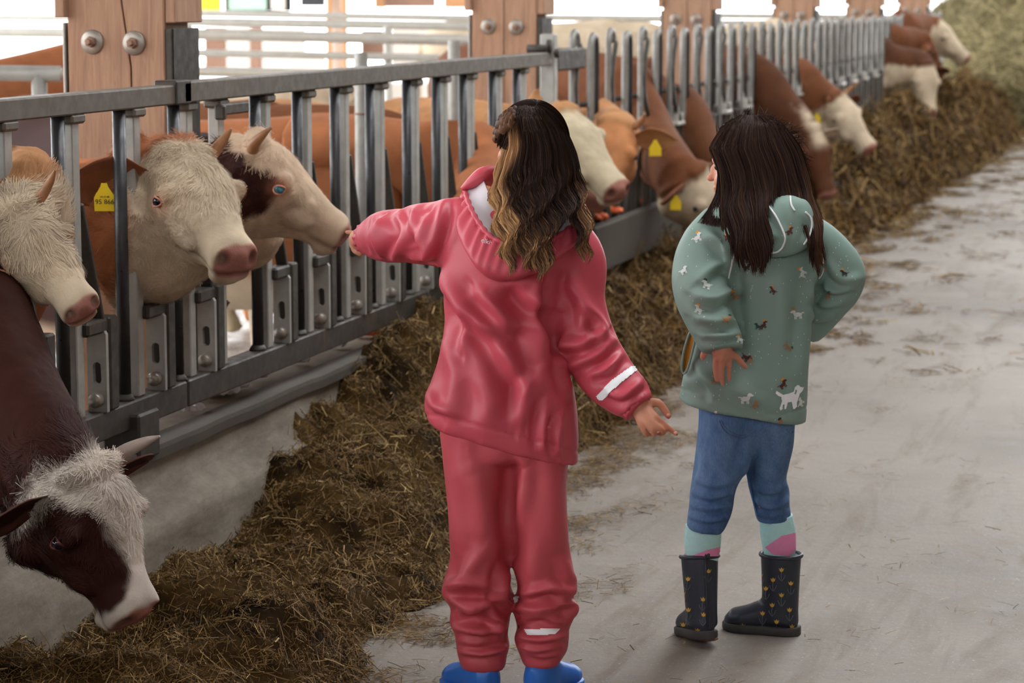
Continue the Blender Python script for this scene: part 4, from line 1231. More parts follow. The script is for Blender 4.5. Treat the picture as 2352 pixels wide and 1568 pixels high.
def print_patch(bvh, poly, step=2.0, lift=.0012):
    """flat print laid on the cloth: returns V, F."""
    poly = np.array(poly, float)
    x0, y0 = poly.min(0) - step; x1, y1 = poly.max(0) + step
    xs = np.arange(x0, x1 + step, step); ys = np.arange(y0, y1 + step, step)
    X, Y = np.meshgrid(xs, ys)
    V, Fc, mp = [], [], {}
    cin = inside(poly, X[:-1, :-1] + step / 2, Y[:-1, :-1] + step / 2)
    def vid(j, i):
        if (j, i) not in mp:
            p = hits(bvh, X[j, i], Y[j, i], lift)
            if p is None: return None
            mp[(j, i)] = len(V); V.append(p)
        return mp[(j, i)]
    for j, i in zip(*np.nonzero(cin)):
        ids = [vid(j, i), vid(j, i + 1), vid(j + 1, i + 1), vid(j + 1, i)]
        if None not in ids: Fc.append(ids)
    return (np.array(V), Fc) if Fc else None
def print_lines(bvh, pts, r, lift=.001, n=30):
    P = cr(np.array(pts, float), n)
    Q = [hits(bvh, x, y, lift) for x, y in P]
    Q = np.array([q for q in Q if q is not None])
    if len(Q) < 3: return None
    Q = np.stack([np.convolve(np.pad(Q[:, k], 1, 'edge'), [.25, .5, .25], 'valid') for k in range(3)], -1)
    return tube(Q, r, 6, up=hF)

def head_mesh(c, f, u, s=1.0):
    f = nrm(f); u = nrm(u - f * (u @ f)); l = np.cross(u, f)
    M = np.stack([f, l, u], 1) * s
    W = lambda P: np.asarray(P, float) @ M.T + c
    B = [((0, 0, .022), (.090, .071, .082)), ((.022, 0, -.03), (.064, .058, .070)), ((.036, 0, -.070), (.040, .042, .034)), ((.066, 0, -.086), (.018, .020, .016)),
         ((.068, 0, .010), (.022, .048, .018)), ((.052, .034, -.040), (.026, .024, .026)), ((.052, -.034, -.040), (.026, .024, .026)),
         ((.088, 0, -.022), (.010, .008, .020)), ((.096, 0, -.036), (.011, .011, .009)), ((.082, 0, -.058), (.008, .019, .005)), ((.080, 0, -.067), (.008, .016, .005)),
         ((-.005, .072, -.022), (.020, .008, .030)), ((-.005, -.072, -.022), (.020, .008, .030))]
    parts = [(W(V), Fc) for V, Fc in [ball(a, b, 20, 14) for a, b in B]]
    return parts, W
def hand(wrist, fingers, thumb, palm_r, h):
    """fingers: polylines (px, py, off) from knuckle to tip with radius; wrist: (px, py, off)."""
    parts = []
    w = at_dist(*wrist[:2], h + wrist[2])
    for pts, r in fingers:
        P = np.array([at_dist(a, b, h + c) for a, b, c in pts])
        parts.append(tube(cr(P, 14), np.linspace(r * 1.08, r * .78, 14), 10)); parts.append(ball(P[-1], r * .80, 10, 8))
        parts.append(tube(np.array([w + (P[0] - w) * t for t in np.linspace(0, 1, 5)]), np.linspace(palm_r * .62, r * 1.25, 5), 10))
    pts, r = thumb
    P = np.array([at_dist(a, b, h + c) for a, b, c in pts])
    parts.append(tube(cr(P, 14), np.linspace(r * 1.2, r * .8, 14), 10)); parts.append(ball(P[-1], r * .82, 10, 8))
    return parts

def curtain(rows, offs, ends, h, n, colour, wave, seed, width=.0026, segs=16, top=0.0, spread=.004):
    """long hair: rows (y, xl, xr); offs (y, centre_off, side_off); ends (s, y_end)."""
    rng = np.random.default_rng(seed)
    rows = np.array(rows, float); offs = np.array(offs, float); ends = np.array(ends, float)
    s = rng.uniform(0, 1, n)
    y0 = rows[0, 0] + rng.uniform(0, 1, n) ** 1.5 * top
    lock = np.round(s * 26) / 26
    ye = np.interp(s, ends[:, 0], ends[:, 1]) + rng.normal(0, 10, n) + 10 * np.sin(lock * 57)
    t = np.linspace(0, 1, segs)
    Y = y0[:, None] + (ye - y0)[:, None] * t[None]
    xl = np.interp(Y, rows[:, 0], rows[:, 1]); xr = np.interp(Y, rows[:, 0], rows[:, 2])
    amp, wl, start = wave
    grow = sstep(start, start + 130, Y)
    ph = lock * 17.0
    X = xl + (xr - xl) * s[:, None]
    X = X + amp * grow * np.sin(Y / wl * 2 * np.pi + ph[:, None] + rng.normal(0, .25, n)[:, None])
    X = X + (lock * 1 - s)[:, None] * (xr - xl) * grow * .45          # locks draw together towards the tips
    X = X + rng.normal(0, 3.0, n)[:, None] * np.sin(Y / 150 + rng.uniform(0, 6.28, n)[:, None]) * sstep(280, 360, Y)
    bow = np.sqrt(np.clip(1 - (2 * s - 1) ** 2, 0, 1))[:, None]
    oc = np.interp(Y, offs[:, 0], offs[:, 1]); os_ = np.interp(Y, offs[:, 0], offs[:, 2])
    O = os_ + (oc - os_) * bow
    O = O + amp / 1100 * .8 * grow * np.cos(Y / wl * 2 * np.pi + ph[:, None]) - rng.uniform(0, spread, n)[:, None] - .004 * np.cos((s - lock) * 26 * 2 * np.pi)[:, None] * grow
    r = cF + (X[..., None] - 1176) / F_PX * cR + (784 - Y[..., None]) / F_PX * cU
    P = C0 + r * ((h + O) / (r @ hF))[..., None]
    return P, s, t, Y
def hair_ribbons(P, width, colr, rng, name, parent, mat='hair'):
    n, m, _ = P.shape
    T = nrm(np.gradient(P, axis=1))
    view = nrm(P - C0)
    tw = rng.normal(0, .5, (n, 1, 1))
    Sd = nrm(np.cross(T, view)); Nn = np.cross(Sd, T)
    Sd = Sd * np.cos(tw) + Nn * np.sin(tw)
    w = width * np.interp(np.linspace(0, 1, m), [0, .1, .75, 1], [.8, 1, .9, .25])[None, :, None]
    V = np.stack([P - Sd * w / 2, P + Sd * w / 2], 2).reshape(-1, 3)
    b = (np.arange(n)[:, None] * m + np.arange(m - 1)[None]).reshape(-1) * 2
    Fq = np.stack([b, b + 1, b + 3, b + 2], -1)
    o = obj(name, V, Fq, MATS[mat], parent, True, col=np.repeat(colr.reshape(-1, 3), 2, 0))
    o['kind'] = 'stuff'
    return o
def curtain_shell(rows, offs, ends, h, inset, name, parent, col, colfn=None):
    S_ = np.linspace(0, 1, 60); T_ = np.linspace(0, 1, 40)
    rows = np.array(rows, float); offs = np.array(offs, float); ends = np.array(ends, float)
    V, C_ = [], []
    for layer in (0, 1):
        for s in S_:
            ye = np.interp(s, ends[:, 0], ends[:, 1]) - 12
            for t in T_:
                Y = rows[0, 0] + (ye - rows[0, 0]) * t
                xl, xr = np.interp(Y, rows[:, 0], rows[:, 1]), np.interp(Y, rows[:, 0], rows[:, 2])
                bow = math.sqrt(max(0, 1 - (2 * s - 1) ** 2))
                o = np.interp(Y, offs[:, 0], offs[:, 2]) * (1 - bow) + np.interp(Y, offs[:, 0], offs[:, 1]) * bow
                lump = .003 * math.sin(s * 26 * 2 * math.pi)
                V.append(at_dist(xl + (xr - xl) * (.02 + .96 * s), Y + 2, h + o + inset + lump + layer * (.012 * (1 - .6 * t))))
                C_.append(colfn(s, Y) if colfn else col)
    a, b = 60, 40
    Fc = []
    for lay in (0, 1):
        for i in range(a - 1):
            for j in range(b - 1):
                k = lay * a * b + i * b + j
                Fc.append((k, k + 1, k + b + 1, k + b) if lay == 0 else (k, k + b, k + b + 1, k + 1))
    n = a * b
    for i in range(a - 1): Fc.append((i * b + b - 1, n + i * b + b - 1, n + (i + 1) * b + b - 1, (i + 1) * b + b - 1)); Fc.append((i * b, (i + 1) * b, n + (i + 1) * b, n + i * b))
    for j in range(b - 1): Fc.append((j, n + j, n + j + 1, j + 1)); k = (a - 1) * b + j; Fc.append((k, k + 1, n + k + 1, n + k))
    return obj(name, V, Fc, MATS['hair'], parent, True, col=np.array(C_))

# ================================================================== girl in red
h1 = 5.256
base1 = at_dist(1165, 1600, h1); base1[2] = 0
g1 = thing('person', 'girl in red rain jacket and trousers with wavy hair, pointing with her left arm', 'person', base1)
D = lambda p: at_dist(p[0], p[1], h1 + p[2])
# --- body: one continuous figure
hc = D((1222, 348, -.005))
hp, HW1 = head_mesh(hc, hF * .97 - cR * .25, np.array([0, 0, 1.0]) - hF * .1, .93)
bp = list(hp)
bp.append(limb([(1216, 420, 0), (1205, 470, .01), (1190, 510, .01)], [.040, .042, .055], h1))
bp.append(garment([(1130, 490, 1280, 500, .01, .04), (1085, 540, 1280, 550, .01, .065), (1085, 640, 1245, 650, .0, .07), (1090, 800, 1240, 800, 0, .07), (1070, 960, 1260, 960, 0, .075), (1060, 1030, 1275, 1030, 0, .075), (1100, 1055, 1230, 1055, 0, .05)], h1, 32, 30))
bp.append(limb([(1100, 550, .01), (1020, 545, .07), (940, 545, .19), (850, 547, .33), (818, 550, .37)], [.048, .042, .036, .028, .022], h1))
bp.append(limb([(1285, 560, .0), (1318, 680, -.01), (1352, 785, -.02), (1440, 905, -.065), (1474, 940, -.08)], [.048, .042, .037, .027, .023], h1))
for x0, x1, x2 in ((1098, 1098, 1110), (1240, 1245, 1248)):
    bp.append(limb([(x0, 1040, 0), (x0 * .4 + x1 * .6, 1200, 0), (x1, 1330, 0), (x2, 1440, -.01), (x2, 1555, .02)], [.050, .046, .038, .036, .028], h1))
    bp.append(limb([(x2, 1555, .02), (x2 - 6 if x0 < 1200 else x2 + 6, 1570, .06), (x2 - 12 if x0 < 1200 else x2 + 12, 1560, .10)], [.026, .024, .018], h1))
bp += hand((1474, 940, -.08), [([(1509, 960, -.10), (1530, 978, -.10), (1553, 996, -.10)], .0064), ([(1499, 970, -.11), (1518, 985, -.112), (1524, 994, -.098), (1512, 995, -.08)], .0064),
                              ([(1486, 974, -.11), (1500, 989, -.112), (1504, 997, -.098), (1494, 996, -.08)], .0062), ([(1471, 973, -.10), (1482, 992, -.10), (1487, 997, -.088), (1480, 995, -.075)], .0066)],
           ([(1492, 925, -.075), (1510, 924, -.08), (1523, 936, -.082), (1535, 955, -.085)], .0085), .034, h1)
bp += hand((818, 550, .37), [([(822, 540, .39), (810, 535, .40), (797, 533, .41)], .0066), ([(818, 552, .40), (808, 560, .405), (816, 570, .39), (824, 568, .38)], .0070),
                            ([(822, 562, .40), (812, 571, .40), (820, 579, .385), (827, 574, .375)], .0068), ([(828, 572, .39), (820, 579, .39), (828, 584, .38), (832, 578, .37)], .006)],
           ([(830, 545, .36), (818, 548, .36), (810, 552, .37)], .0075), .030, h1)
V, Fq = remesh(bp, .0031, 3)
q = V; t = (.5 + .5 * fnoise(V, 25, 3))[:, None]
warm = sstep(1500, 1545, project(V)[:, 0])[:, None] * .15
obj('body', V, Fq, MATS['skin'], g1, True, col=SKIN * (.93 + .14 * t) * (1 - warm * np.array([0, 1, 1])))
for sd in (-1, 1):
    V, Fc = ball(HW1((.069, sd * .029, -.006)), .0095, 14, 10); obj('eye', V, Fc, MATS['eye_dark'], g1)
# finger nails on the hand that hangs
for p in ((1552, 994, -.108), (1535, 953, -.093)):
    V, Fc = ball(D(p), (.0045, .002, .0035), 10, 6); obj('fingernail', V, Fc, MATS['eyelid_pink'], g1)
# --- trousers
LT = [(1012, 960, 1180, 960, 0, .105), (1012, 1000, 1174, 1000, 0, .10), (1022, 1100, 1171, 1100, 0, .092), (1031, 1200, 1169, 1200, 0, .085), (1036, 1280, 1168, 1280, 0, .078), (1020, 1335, 1170, 1335, 0, .080), (1014, 1366, 1178, 1370, -.005, .082),
      (1034, 1398, 1172, 1400, 0, .070), (1033, 1432, 1168, 1432, 0, .072), (1045, 1456, 1165, 1456, 0, .064), (1050, 1480, 1170, 1480, 0, .066), (1054, 1503, 1165, 1503, 0, .06), (1062, 1530, 1162, 1530, 0, .052)]
RT = [(1154, 960, 1318, 960, 0, .105), (1160, 1000, 1314, 1000, 0, .10), (1167, 1100, 1303, 1100, 0, .092), (1164, 1200, 1303, 1200, 0, .085), (1169, 1250, 1305, 1250, 0, .080), (1178, 1300, 1316, 1300, 0, .078), (1189, 1345, 1327, 1345, 0, .080), (1186, 1370, 1318, 1366, 0, .074),
      (1180, 1400, 1323, 1400, 0, .076), (1188, 1440, 1308, 1440, 0, .068), (1182, 1466, 1308, 1466, 0, .070), (1190, 1492, 1304, 1492, 0, .062), (1202, 1524, 1284, 1524, 0, .048)]
parts = [garment(LT, h1, 56, 90, 2.2), garment(RT, h1, 56, 90, 2.2), garment([(1020, 930, 1310, 930, 0, .10), (1012, 990, 1316, 990, 0, .105), (1025, 1045, 1305, 1045, 0, .10), (1060, 1060, 1270, 1060, 0, .06)], h1, 56, 20)]
V, Fq = remesh(parts, .0048, 4)
ST = [([(1085, 1090), (1105, 1180), (1110, 1290)], .007, 30), ([(1050, 1060), (1045, 1200), (1070, 1320)], .005, 26), ([(1205, 1110), (1235, 1230), (1220, 1330)], .009, 34), ([(1262, 1080), (1275, 1200), (1290, 1310)], .006, 26),
      ([(1020, 1352), (1090, 1342), (1150, 1360)], .010, 16), ([(1170, 1300), (1150, 1360), (1172, 1395)], .010, 14), ([(1022, 1372), (1080, 1392), (1130, 1385)], .011, 13), ([(1040, 1412), (1090, 1408), (1160, 1425)], .009, 12), ([(1040, 1440), (1110, 1452), (1165, 1440)], .010, 11),
      ([(1052, 1470), (1100, 1476), (1160, 1462)], .008, 9), ([(1055, 1495), (1110, 1502), (1160, 1490)], .007, 8), ([(1120, 1385), (1140, 1430), (1150, 1470)], .006, 12),
      ([(1196, 1366), (1260, 1352), (1320, 1360)], .011, 12), ([(1185, 1392), (1235, 1400), (1300, 1385)], .010, 14), ([(1285, 1375), (1315, 1392), (1310, 1415)], .010, 12), ([(1186, 1425), (1240, 1418), (1300, 1430)], .007, 10), ([(1190, 1462), (1240, 1470), (1300, 1458)], .009, 9), ([(1195, 1485), (1240, 1492), (1290, 1480)], .007, 8),
      ([(1205, 1500), (1245, 1508), (1285, 1500)], .005, 7), ([(1210, 1060), (1200, 1140), (1185, 1210)], .007, 18), ([(1100, 1270), (1060, 1330), (1030, 1350)], .007, 18), ([(1290, 1290), (1300, 1320), (1320, 1340)], .006, 14)]
pj = project(V)
V = vsmooth(V, Fq, 25, np.exp(-((pj[:, 0] - 1167) / 16) ** 2) * (pj[:, 1] < 1290))
V = vsmooth(folds(V, Fq, ST, .0028, 12, 3, 1.9), Fq, 1)
tr = obj('rain_trousers', V, Fq, MATS['red_rubber_trousers'], g1)
bv = make_bvh(V, Fq)
r = print_patch(bv, [(1205, 1446), (1240, 1444), (1286, 1443), (1276, 1456), (1240, 1460), (1212, 1458)], 2, .002); obj('reflective_band', *r, MATS['reflective_tape'], tr)
r = print_patch(bv, [(1178, 1370), (1194, 1368), (1190, 1384), (1180, 1386)], 2, .002)
if r: obj('reflective_band', *r, MATS['reflective_tape'], tr)
# --- jacket
rows = [(1140, 462, 1285, 470, .01, .045), (1085, 480, 1318, 492, .0, .075), (1042, 530, 1335, 545, .0, .098), (1018, 600, 1315, 620, .0, .108), (1018, 680, 1290, 690, .0, .112), (1020, 750, 1285, 760, .0, .114), (1004, 835, 1308, 855, .0, .118), (980, 905, 1322, 935, .0, .124),
        (978, 940, 1325, 990, .0, .124), (992, 968, 1326, 1035, .0, .120), (1010, 978, 1326, 1062, .0, .112)]
parts = [garment(rows, h1, 72, 90, 2.35),
         limb([(1110, 545, 0), (1045, 536, .03), (1000, 538, .085), (930, 540, .20), (880, 544, .285), (858, 546, .315), (848, 547, .33)], [.078, .075, .069, .060, .054, .045, .034], h1),
         limb([(1275, 545, 0), (1318, 605, 0), (1320, 690, -.01), (1348, 780, -.02), (1396, 862, -.045), (1446, 912, -.068), (1468, 934, -.078)], [.070, .068, .063, .061, .058, .048, .033], h1)]
V, Fq = remesh(parts, .0048, 5)
SJ = [([(998, 612), (1050, 690), (1110, 742), (1170, 752)], .011, 22), ([(1107, 752), (1150, 800), (1205, 890), (1212, 955)], .009, 20), ([(1100, 668), (1130, 700), (1176, 744)], .010, 18), ([(1190, 648), (1215, 680), (1256, 700)], .012, 20), ([(1048, 708), (1062, 750), (1064, 800)], .007, 14),
      ([(1255, 640), (1250, 720), (1280, 800)], -.012, 14), ([(1300, 766), (1292, 838), (1306, 900)], .006, 12), ([(1311, 649), (1335, 700), (1340, 752)], .009, 16), ([(1286, 787), (1340, 790), (1385, 762)], .010, 16), ([(1311, 835), (1370, 815), (1414, 776)], .011, 15), ([(1340, 700), (1375, 740), (1385, 790)], .007, 12),
      ([(1352, 858), (1395, 845), (1430, 806)], .009, 13), ([(1400, 900), (1430, 910), (1470, 880)], .008, 10), ([(1436, 940), (1450, 925), (1490, 905)], .006, 8), ([(1036, 468), (1022, 530), (1000, 600)], -.007, 10), ([(985, 500), (975, 545), (992, 590)], .010, 14), ([(955, 476), (950, 520), (964, 560)], .010, 14),
      ([(918, 496), (926, 545), (905, 596)], .011, 13), ([(880, 502), (868, 540), (880, 590)], .010, 11), ([(858, 500), (846, 545), (858, 585)], .007, 8), ([(940, 590), (965, 598), (990, 580)], .007, 10), ([(1219, 868), (1195, 910), (1190, 970)], .007, 16), ([(1100, 860), (1120, 920), (1110, 980)], .005, 24),
      ([(1250, 930), (1246, 980), (1250, 1030)], .008, 12), ([(1285, 960), (1275, 1000), (1280, 1040)], .008, 10), ([(985, 900), (1000, 930), (1040, 950)], .007, 14), ([(1015, 780), (1045, 860), (1030, 940)], .005, 22), ([(1212, 720), (1235, 800), (1245, 900)], .006, 22), ([(1140, 660), (1200, 640), (1250, 660)], .006, 18)]
V = vsmooth(folds(V, Fq, SJ, .003, 11, 1, 2.1), Fq, 1)
# hem: press the stitched band in a little
pj = project(V)
hem = np.interp(pj[:, 0], [1008, 1150, 1326], [978, 1016, 1060]) - 24
V = V + vnormals(V, Fq) * (-.003 * np.exp(-((pj[:, 1] - hem) / 3.5) ** 2))[:, None]
jk = obj('rain_jacket', V, Fq, MATS['red_rubber'], g1)
bv1 = make_bvh(V, Fq)
r = print_patch(bv1, [(1370, 908), (1408, 872), (1450, 842), (1466, 843), (1462, 851), (1425, 880), (1384, 918), (1376, 918)], 2, .002); obj('reflective_band', *r, MATS['reflective_tape'], jk)
# hood lying on the back
def strip(arcs, th=.004, n=120):
    A = [cr(np.array([D(p) for p in a]), n) for a in arcs]
    A = cr(np.array(A), 6 * len(arcs))
    V, Fc = ringmesh(A, cap=False)
    m = len(A)
    Fc = [f for f in Fc if not ((f[0] % n == n - 1))]
    return V, Fc
rim = [(1068, 436, .03), (1078, 470, -.045), (1100, 512, -.10), (1135, 548, -.135), (1200, 566, -.145), (1262, 552, -.135), (1312, 520, -.10), (1340, 492, -.04), (1338, 470, .03)]
bulge = [(1056, 452, .03), (1050, 515, -.06), (1072, 580, -.13), (1112, 618, -.158), (1180, 632, -.162), (1252, 604, -.155), (1318, 560, -.115), (1352, 520, -.045), (1352, 485, .03)]
bot = [(1075, 480, .03), (1085, 545, -.05), (1098, 600, -.085), (1130, 640, -.098), (1180, 645, -.10), (1245, 615, -.098), (1300, 575, -.08), (1325, 535, -.04), (1330, 500, .03)]
inner = [(1108, 404, .03), (1122, 440, -.03), (1148, 482, -.06), (1180, 502, -.07), (1212, 508, -.07), (1252, 500, -.07), (1288, 482, -.05), (1306, 466, -.02), (1306, 450, .03)]
V, Fc = strip([rim, bulge, bot])
Vh = V; Fh = np.array(Fc)
uu = np.tile(np.arange(120), len(V) // 120); row = np.arange(len(V)) // 120 / (len(V) // 120)
Vh = Vh + vnormals(Vh, Fh) * (.0032 * np.sin(uu * .95 + 2 * np.sin(uu * .13)) * np.clip(1.1 - row * 1.9, 0, 1))[:, None]
Vh = folds(Vh, Fh if True else 0, [([(1082, 470), (1100, 520), (1150, 560)], .006, 8), ([(1100, 560), (1120, 600), (1150, 630)], .008, 12), ([(1170, 560), (1175, 600), (1180, 640)], .005, 8), ([(1290, 530), (1260, 570), (1220, 590)], .007, 14)], .003, 16, 5)
ho = obj('hood', Vh, Fh, MATS['red_rubber'], g1)
sm = ho.modifiers.new('thickness', 'SOLIDIFY'); sm.thickness = .004; sm.offset = 0
V, Fc = strip([rim, [tuple((np.array(a) * .5 + np.array(b) * .5) + np.array([0, 8, .0])) for a, b in zip(rim, inner)], inner])
li = obj('hood_lining', V, np.array(Fc), MATS['hood_lining'], ho)
sm = li.modifiers.new('thickness', 'SOLIDIFY'); sm.thickness = .003; sm.offset = 0
P = cr(np.array([D(p) for p in rim]), 70); V, Fc = tube(P, .0055 + .0015 * np.sin(np.arange(70) * 1.9), 8, up=hF); obj('hood_edge', V, Fc, MATS['red_rubber'], ho)
P = cr(np.array([D(p) for p in [(1060, 434, .02), (1082, 420, .02), (1112, 402, .03), (1140, 408, .06), (1170, 420, .08)]]), 24); V, Fc = tube(P, cr([.004, .012, .018, .018, .012], 24)[:, 0], 12, cr([.004, .018, .030, .030, .02], 24)[:, 0], up=hF); obj('collar', V, Fc, MATS['red_rubber'], ho)
bvh_hood = make_bvh(Vh, Fh)
def cuff(p0, p1, r, parent, mat, name='cuff'):
    a, b = D(p0), D(p1)
    V, Fc = tube(np.linspace(a, b, 7), r * np.array([.94, 1.03, 1.0, 1.04, 1.0, 1.02, .86]), 48)
    V = V.reshape(7, 48, 3); ctr = V.mean(1, keepdims=True)
    V = ctr + (V - ctr) * (1 + .055 * np.sin(np.arange(48) * 2 * np.pi / 48 * 15))[None, :, None]
    return obj(name, V.reshape(-1, 3), Fc, MATS[mat], parent)
cuff((1455, 922, -.072), (1470, 937, -.079), .0365, jk, 'red_rubber')
cuff((852, 547, .325), (842, 548, .345), .036, jk, 'red_rubber')
c = hits(bvh_hood, 1117, 556, .004)
if c is not None: place_text('elkiy', c - np.array([0, 0, .004]), nrm(cR + np.array([0, 0, -.25])), nrm(np.array([0, 0, 1.0]) + cR * .25 - hF * .2), .014, 'reflective_tape', ho)
# --- wellington boots
def boot(name, mats, heel, fdir, shaft, foot_len, parent, label=None, pitch=0.0, wid=.040, sole_h=.018):
    """heel: back of the heel on the floor; fdir: toe direction; shaft: [(z, cx_fwd, half_len, half_wid)]"""
    f = nrm(np.array([fdir[0], fdir[1], 0])); l = np.cross((0, 0, 1), f)
    Rp = np.array(Matrix.Rotation(pitch, 3, Vector(l)))
    Q = lambda x, y, z: Rp @ (f * x + l * y + np.array([0, 0, z]))
    piv = Q(foot_len * .75, 0, 0) - (f * foot_len * .75)
    A = lambda P: np.array([heel + Q(*p) - piv for p in P])
    a = np.linspace(0, 2 * np.pi, 36, endpoint=False)
    rings = [A([(cx + hl * math.cos(t), hw * math.sin(t), z) for t in a]) for z, cx, hl, hw in shaft]
    p1 = ringmesh(rings)
    xs = np.linspace(0, 1, 20); fr = []
    for x in xs:
        w = wid * np.interp(x, [0, .08, .3, .55, .75, .92, 1], [.35, .72, .80, .86, 1.0, .78, .22])
        top = np.interp(x, [0, .1, .35, .5, .7, .9, 1], [.07, .085, .095, .075, .058, .048, .026])
        fr.append(A([(.004 + x * (foot_len - .008), w * math.cos(t), max(.004, .004 + (top) * (.5 + .5 * math.sin(t)))) for t in a]))
    p2 = ringmesh(fr)
    V, Fq = remesh([p1, p2], .0045, 4)
    up = obj('boot_upper', V, Fq, MATS[mats[0]], parent)
    if label: up['label'] = label
    outl = [(foot_len * x, wid * np.interp(x, [0, .05, .15, .3, .5, .75, .9, 1], [.3, .62, .82, .84, .84, 1.06, .86, .25])) for x in np.concatenate([[0], np.linspace(.03, .97, 16), [1]])]
    loop = [(x - .003, y) for x, y in outl] + [(x - .003, -y) for x, y in outl[::-1]]
    sr = [A([(x, y * .96, 0.0) for x, y in loop]), A([(x, y, .003) for x, y in loop]), A([(x * 1.01, y * 1.04, .006) for x, y in loop]), A([(x * 1.01, y * 1.05, sole_h) for x, y in loop]), A([(x, y * .98, sole_h + .003) for x, y in loop])]
    V2, F2 = ringmesh(sr); so = obj('boot_sole', V2, F2, MATS[mats[1]], up)
    z, cx, hl, hw = shaft[-1]
    rimP = A([(cx + hl * math.cos(t), hw * math.sin(t), z) for t in np.linspace(0, 2 * np.pi, 37)])
    V3, F3 = tube(rimP, .005, 8, cap=False); obj('boot_rim', V3, F3, MATS[mats[0]], up)
    return up, A, (V, Fq)
SH = [(.03, .052, .050, .036), (.06, .052, .044, .034), (.10, .050, .036, .034), (.14, .050, .036, .034)]
for hx, fd, lab in ((1104, hF * .85 - cR * .5, None), (1248, hF * .85 + cR * .5, None)):
    hp_ = at_dist(hx, 1600, h1 - .005); hp_[2] = 0; hp_ = hp_ - nrm(fd) * .055
    up, A, mesh_ = boot('boot', ('boot_blue', 'boot_blue'), hp_, fd, SH, .19, g1, 'blue rubber boot', 0, .043)
    sgn = -1 if hx < 1200 else 1
    V, Fc = tube(A([(.03 + .0, -sgn * .036 * -1, .085), (.028, -sgn * -.037, .12), (.02, -sgn * -.040, .17)]), .0045, 6, .003); obj('boot_strap', V, Fc, MATS['boot_strap'], up)
# --- hair
rows1 = [(236, 1196, 1238), (250, 1172, 1262), (270, 1158, 1280), (300, 1154, 1302), (340, 1158, 1316), (400, 1136, 1332), (460, 1130, 1344), (520, 1138, 1354), (570, 1142, 1354), (625, 1142, 1345)]
offs1 = [(236, -.03, .0), (250, -.075, -.005), (270, -.098, -.005), (300, -.114, -.005), (360, -.120, -.008), (430, -.128, -.03), (500, -.165, -.09), (550, -.186, -.11), (640, -.186, -.115)]
ends1 = [(0, 560), (.04, 600), (.14, 608), (.22, 566), (.3, 585), (.42, 612), (.52, 616), (.58, 590), (.62, 535), (.70, 500), (.82, 470), (.87, 540), (.93, 580), (1, 578)]
dk, md, bl = np.array(srgb(36, 24, 19)), np.array(srgb(88, 60, 42)), np.array(srgb(196, 150, 104))
def hc1(s, Y, rnd):
    tip = sstep(470, 600, Y) * .62
    left = sstep(.30, .14, s + .05 * np.sin(Y / 30.0)) * sstep(262, 330, Y)
    right = sstep(.86, .97, s) * sstep(380, 470, Y) * .75
    k = np.clip(np.maximum(np.maximum(tip, left * .9), right) + rnd, 0, 1)
    k = k[..., None]
    c = np.where(k < .5, dk + (md - dk) * k * 2, md + (bl - md) * (k - .5) * 2)
    return c
curtain_shell(rows1, offs1, ends1, h1, .008, 'hair_mass', g1, dk, lambda s, Y: hc1(np.array(s), np.array(Y), np.array(-.12)) * .8)
P, s, t, Y = curtain(rows1, offs1, ends1, h1, 5200, None, (10, 78, 350), 11, top=60)
rng = np.random.default_rng(5)
hair_ribbons(P, .0024, hc1(s[:, None], Y, rng.normal(-.03, .13, (len(s), 1)) + .17 * np.sin(np.round(s * 26) * 2.4)[:, None]) * rng.uniform(.8, 1.2, (len(s), 1, 1)), rng, 'hair_strands', g1)
def hair_cap(c, W, col, parent, grow=1.0, face=.30, lo=-.5):
    V, Fc = ball((0, 0, 0), 1.0, 48, 36)
    keep = (V[:, 0] < face + .55 * np.clip(V[:, 2], 0, 1)) & (V[:, 2] > lo)
    Fk = [f for f in Fc if len(f) == 4 and all(keep[i] for i in f)]
    Vw = W(V * np.array([.094, .076, .087]) * grow + np.array([-.003, 0, .022]))
    Vw = Vw + nrm(Vw - c) * (.0018 * np.sin(np.arctan2(V[:, 1], V[:, 2]) * 30))[:, None]
    used = sorted({i for f in Fk for i in f}); mp = {u: k for k, u in enumerate(used)}
    o = obj('hair_cap', Vw[used], [tuple(mp[i] for i in f) for f in Fk], MATS['hair'], parent, True, col=np.tile(col, (len(used), 1)))
    mo = o.modifiers.new('thickness', 'SOLIDIFY'); mo.thickness = .003; mo.offset = 0
    return o
def cap_strands(c, W, n, parent, colfn, seed, face=.30, grow=1.02, lo=-.35, crown=(-.45, 0, .9)):
    rng = np.random.default_rng(seed)
    k = nrm(np.array(crown)); a1 = nrm(np.cross(k, (0, 1, 0))); a2 = np.cross(k, a1)
    ph = rng.uniform(0, 2 * np.pi, n); t0 = rng.uniform(0, .5, n)
    th = t0[:, None] + np.linspace(0, 1, 12)[None] * rng.uniform(.7, 1.3, n)[:, None]
    d = nrm(a1) * np.cos(ph)[:, None] + a2 * np.sin(ph)[:, None]
    U = k * np.cos(th)[..., None] + d[:, None] * np.sin(th)[..., None]
    lim = face + .55 * np.clip(U[..., 2], 0, 1)
    good = np.cumprod((U[..., 0] < lim + .04) & (U[..., 2] > lo), 1).astype(bool)
    last = np.maximum(good.sum(1) - 1, 0)
    U = np.where(good[..., None], U, U[np.arange(n), last][:, None])
    U = U[last > 3]
    P = W((U * np.array([.094, .076, .087]) * grow + np.array([-.003, 0, .022])).reshape(-1, 3)).reshape(U.shape)
    P = P + nrm(P - c) * rng.uniform(.0, .004, (len(P), 1, 1))
    return hair_ribbons(P, .0024, colfn(len(P), rng), rng, 'hair_strands', parent)
hair_cap(hc, HW1, dk, g1, 1.0, .30, -.12)
cap_strands(hc, HW1, 5200, g1, lambda n, r: np.tile(dk, (n, 12, 1)) * r.uniform(.8, 2.0, (n, 1, 1)), 31, .42, 1.035, -.16)
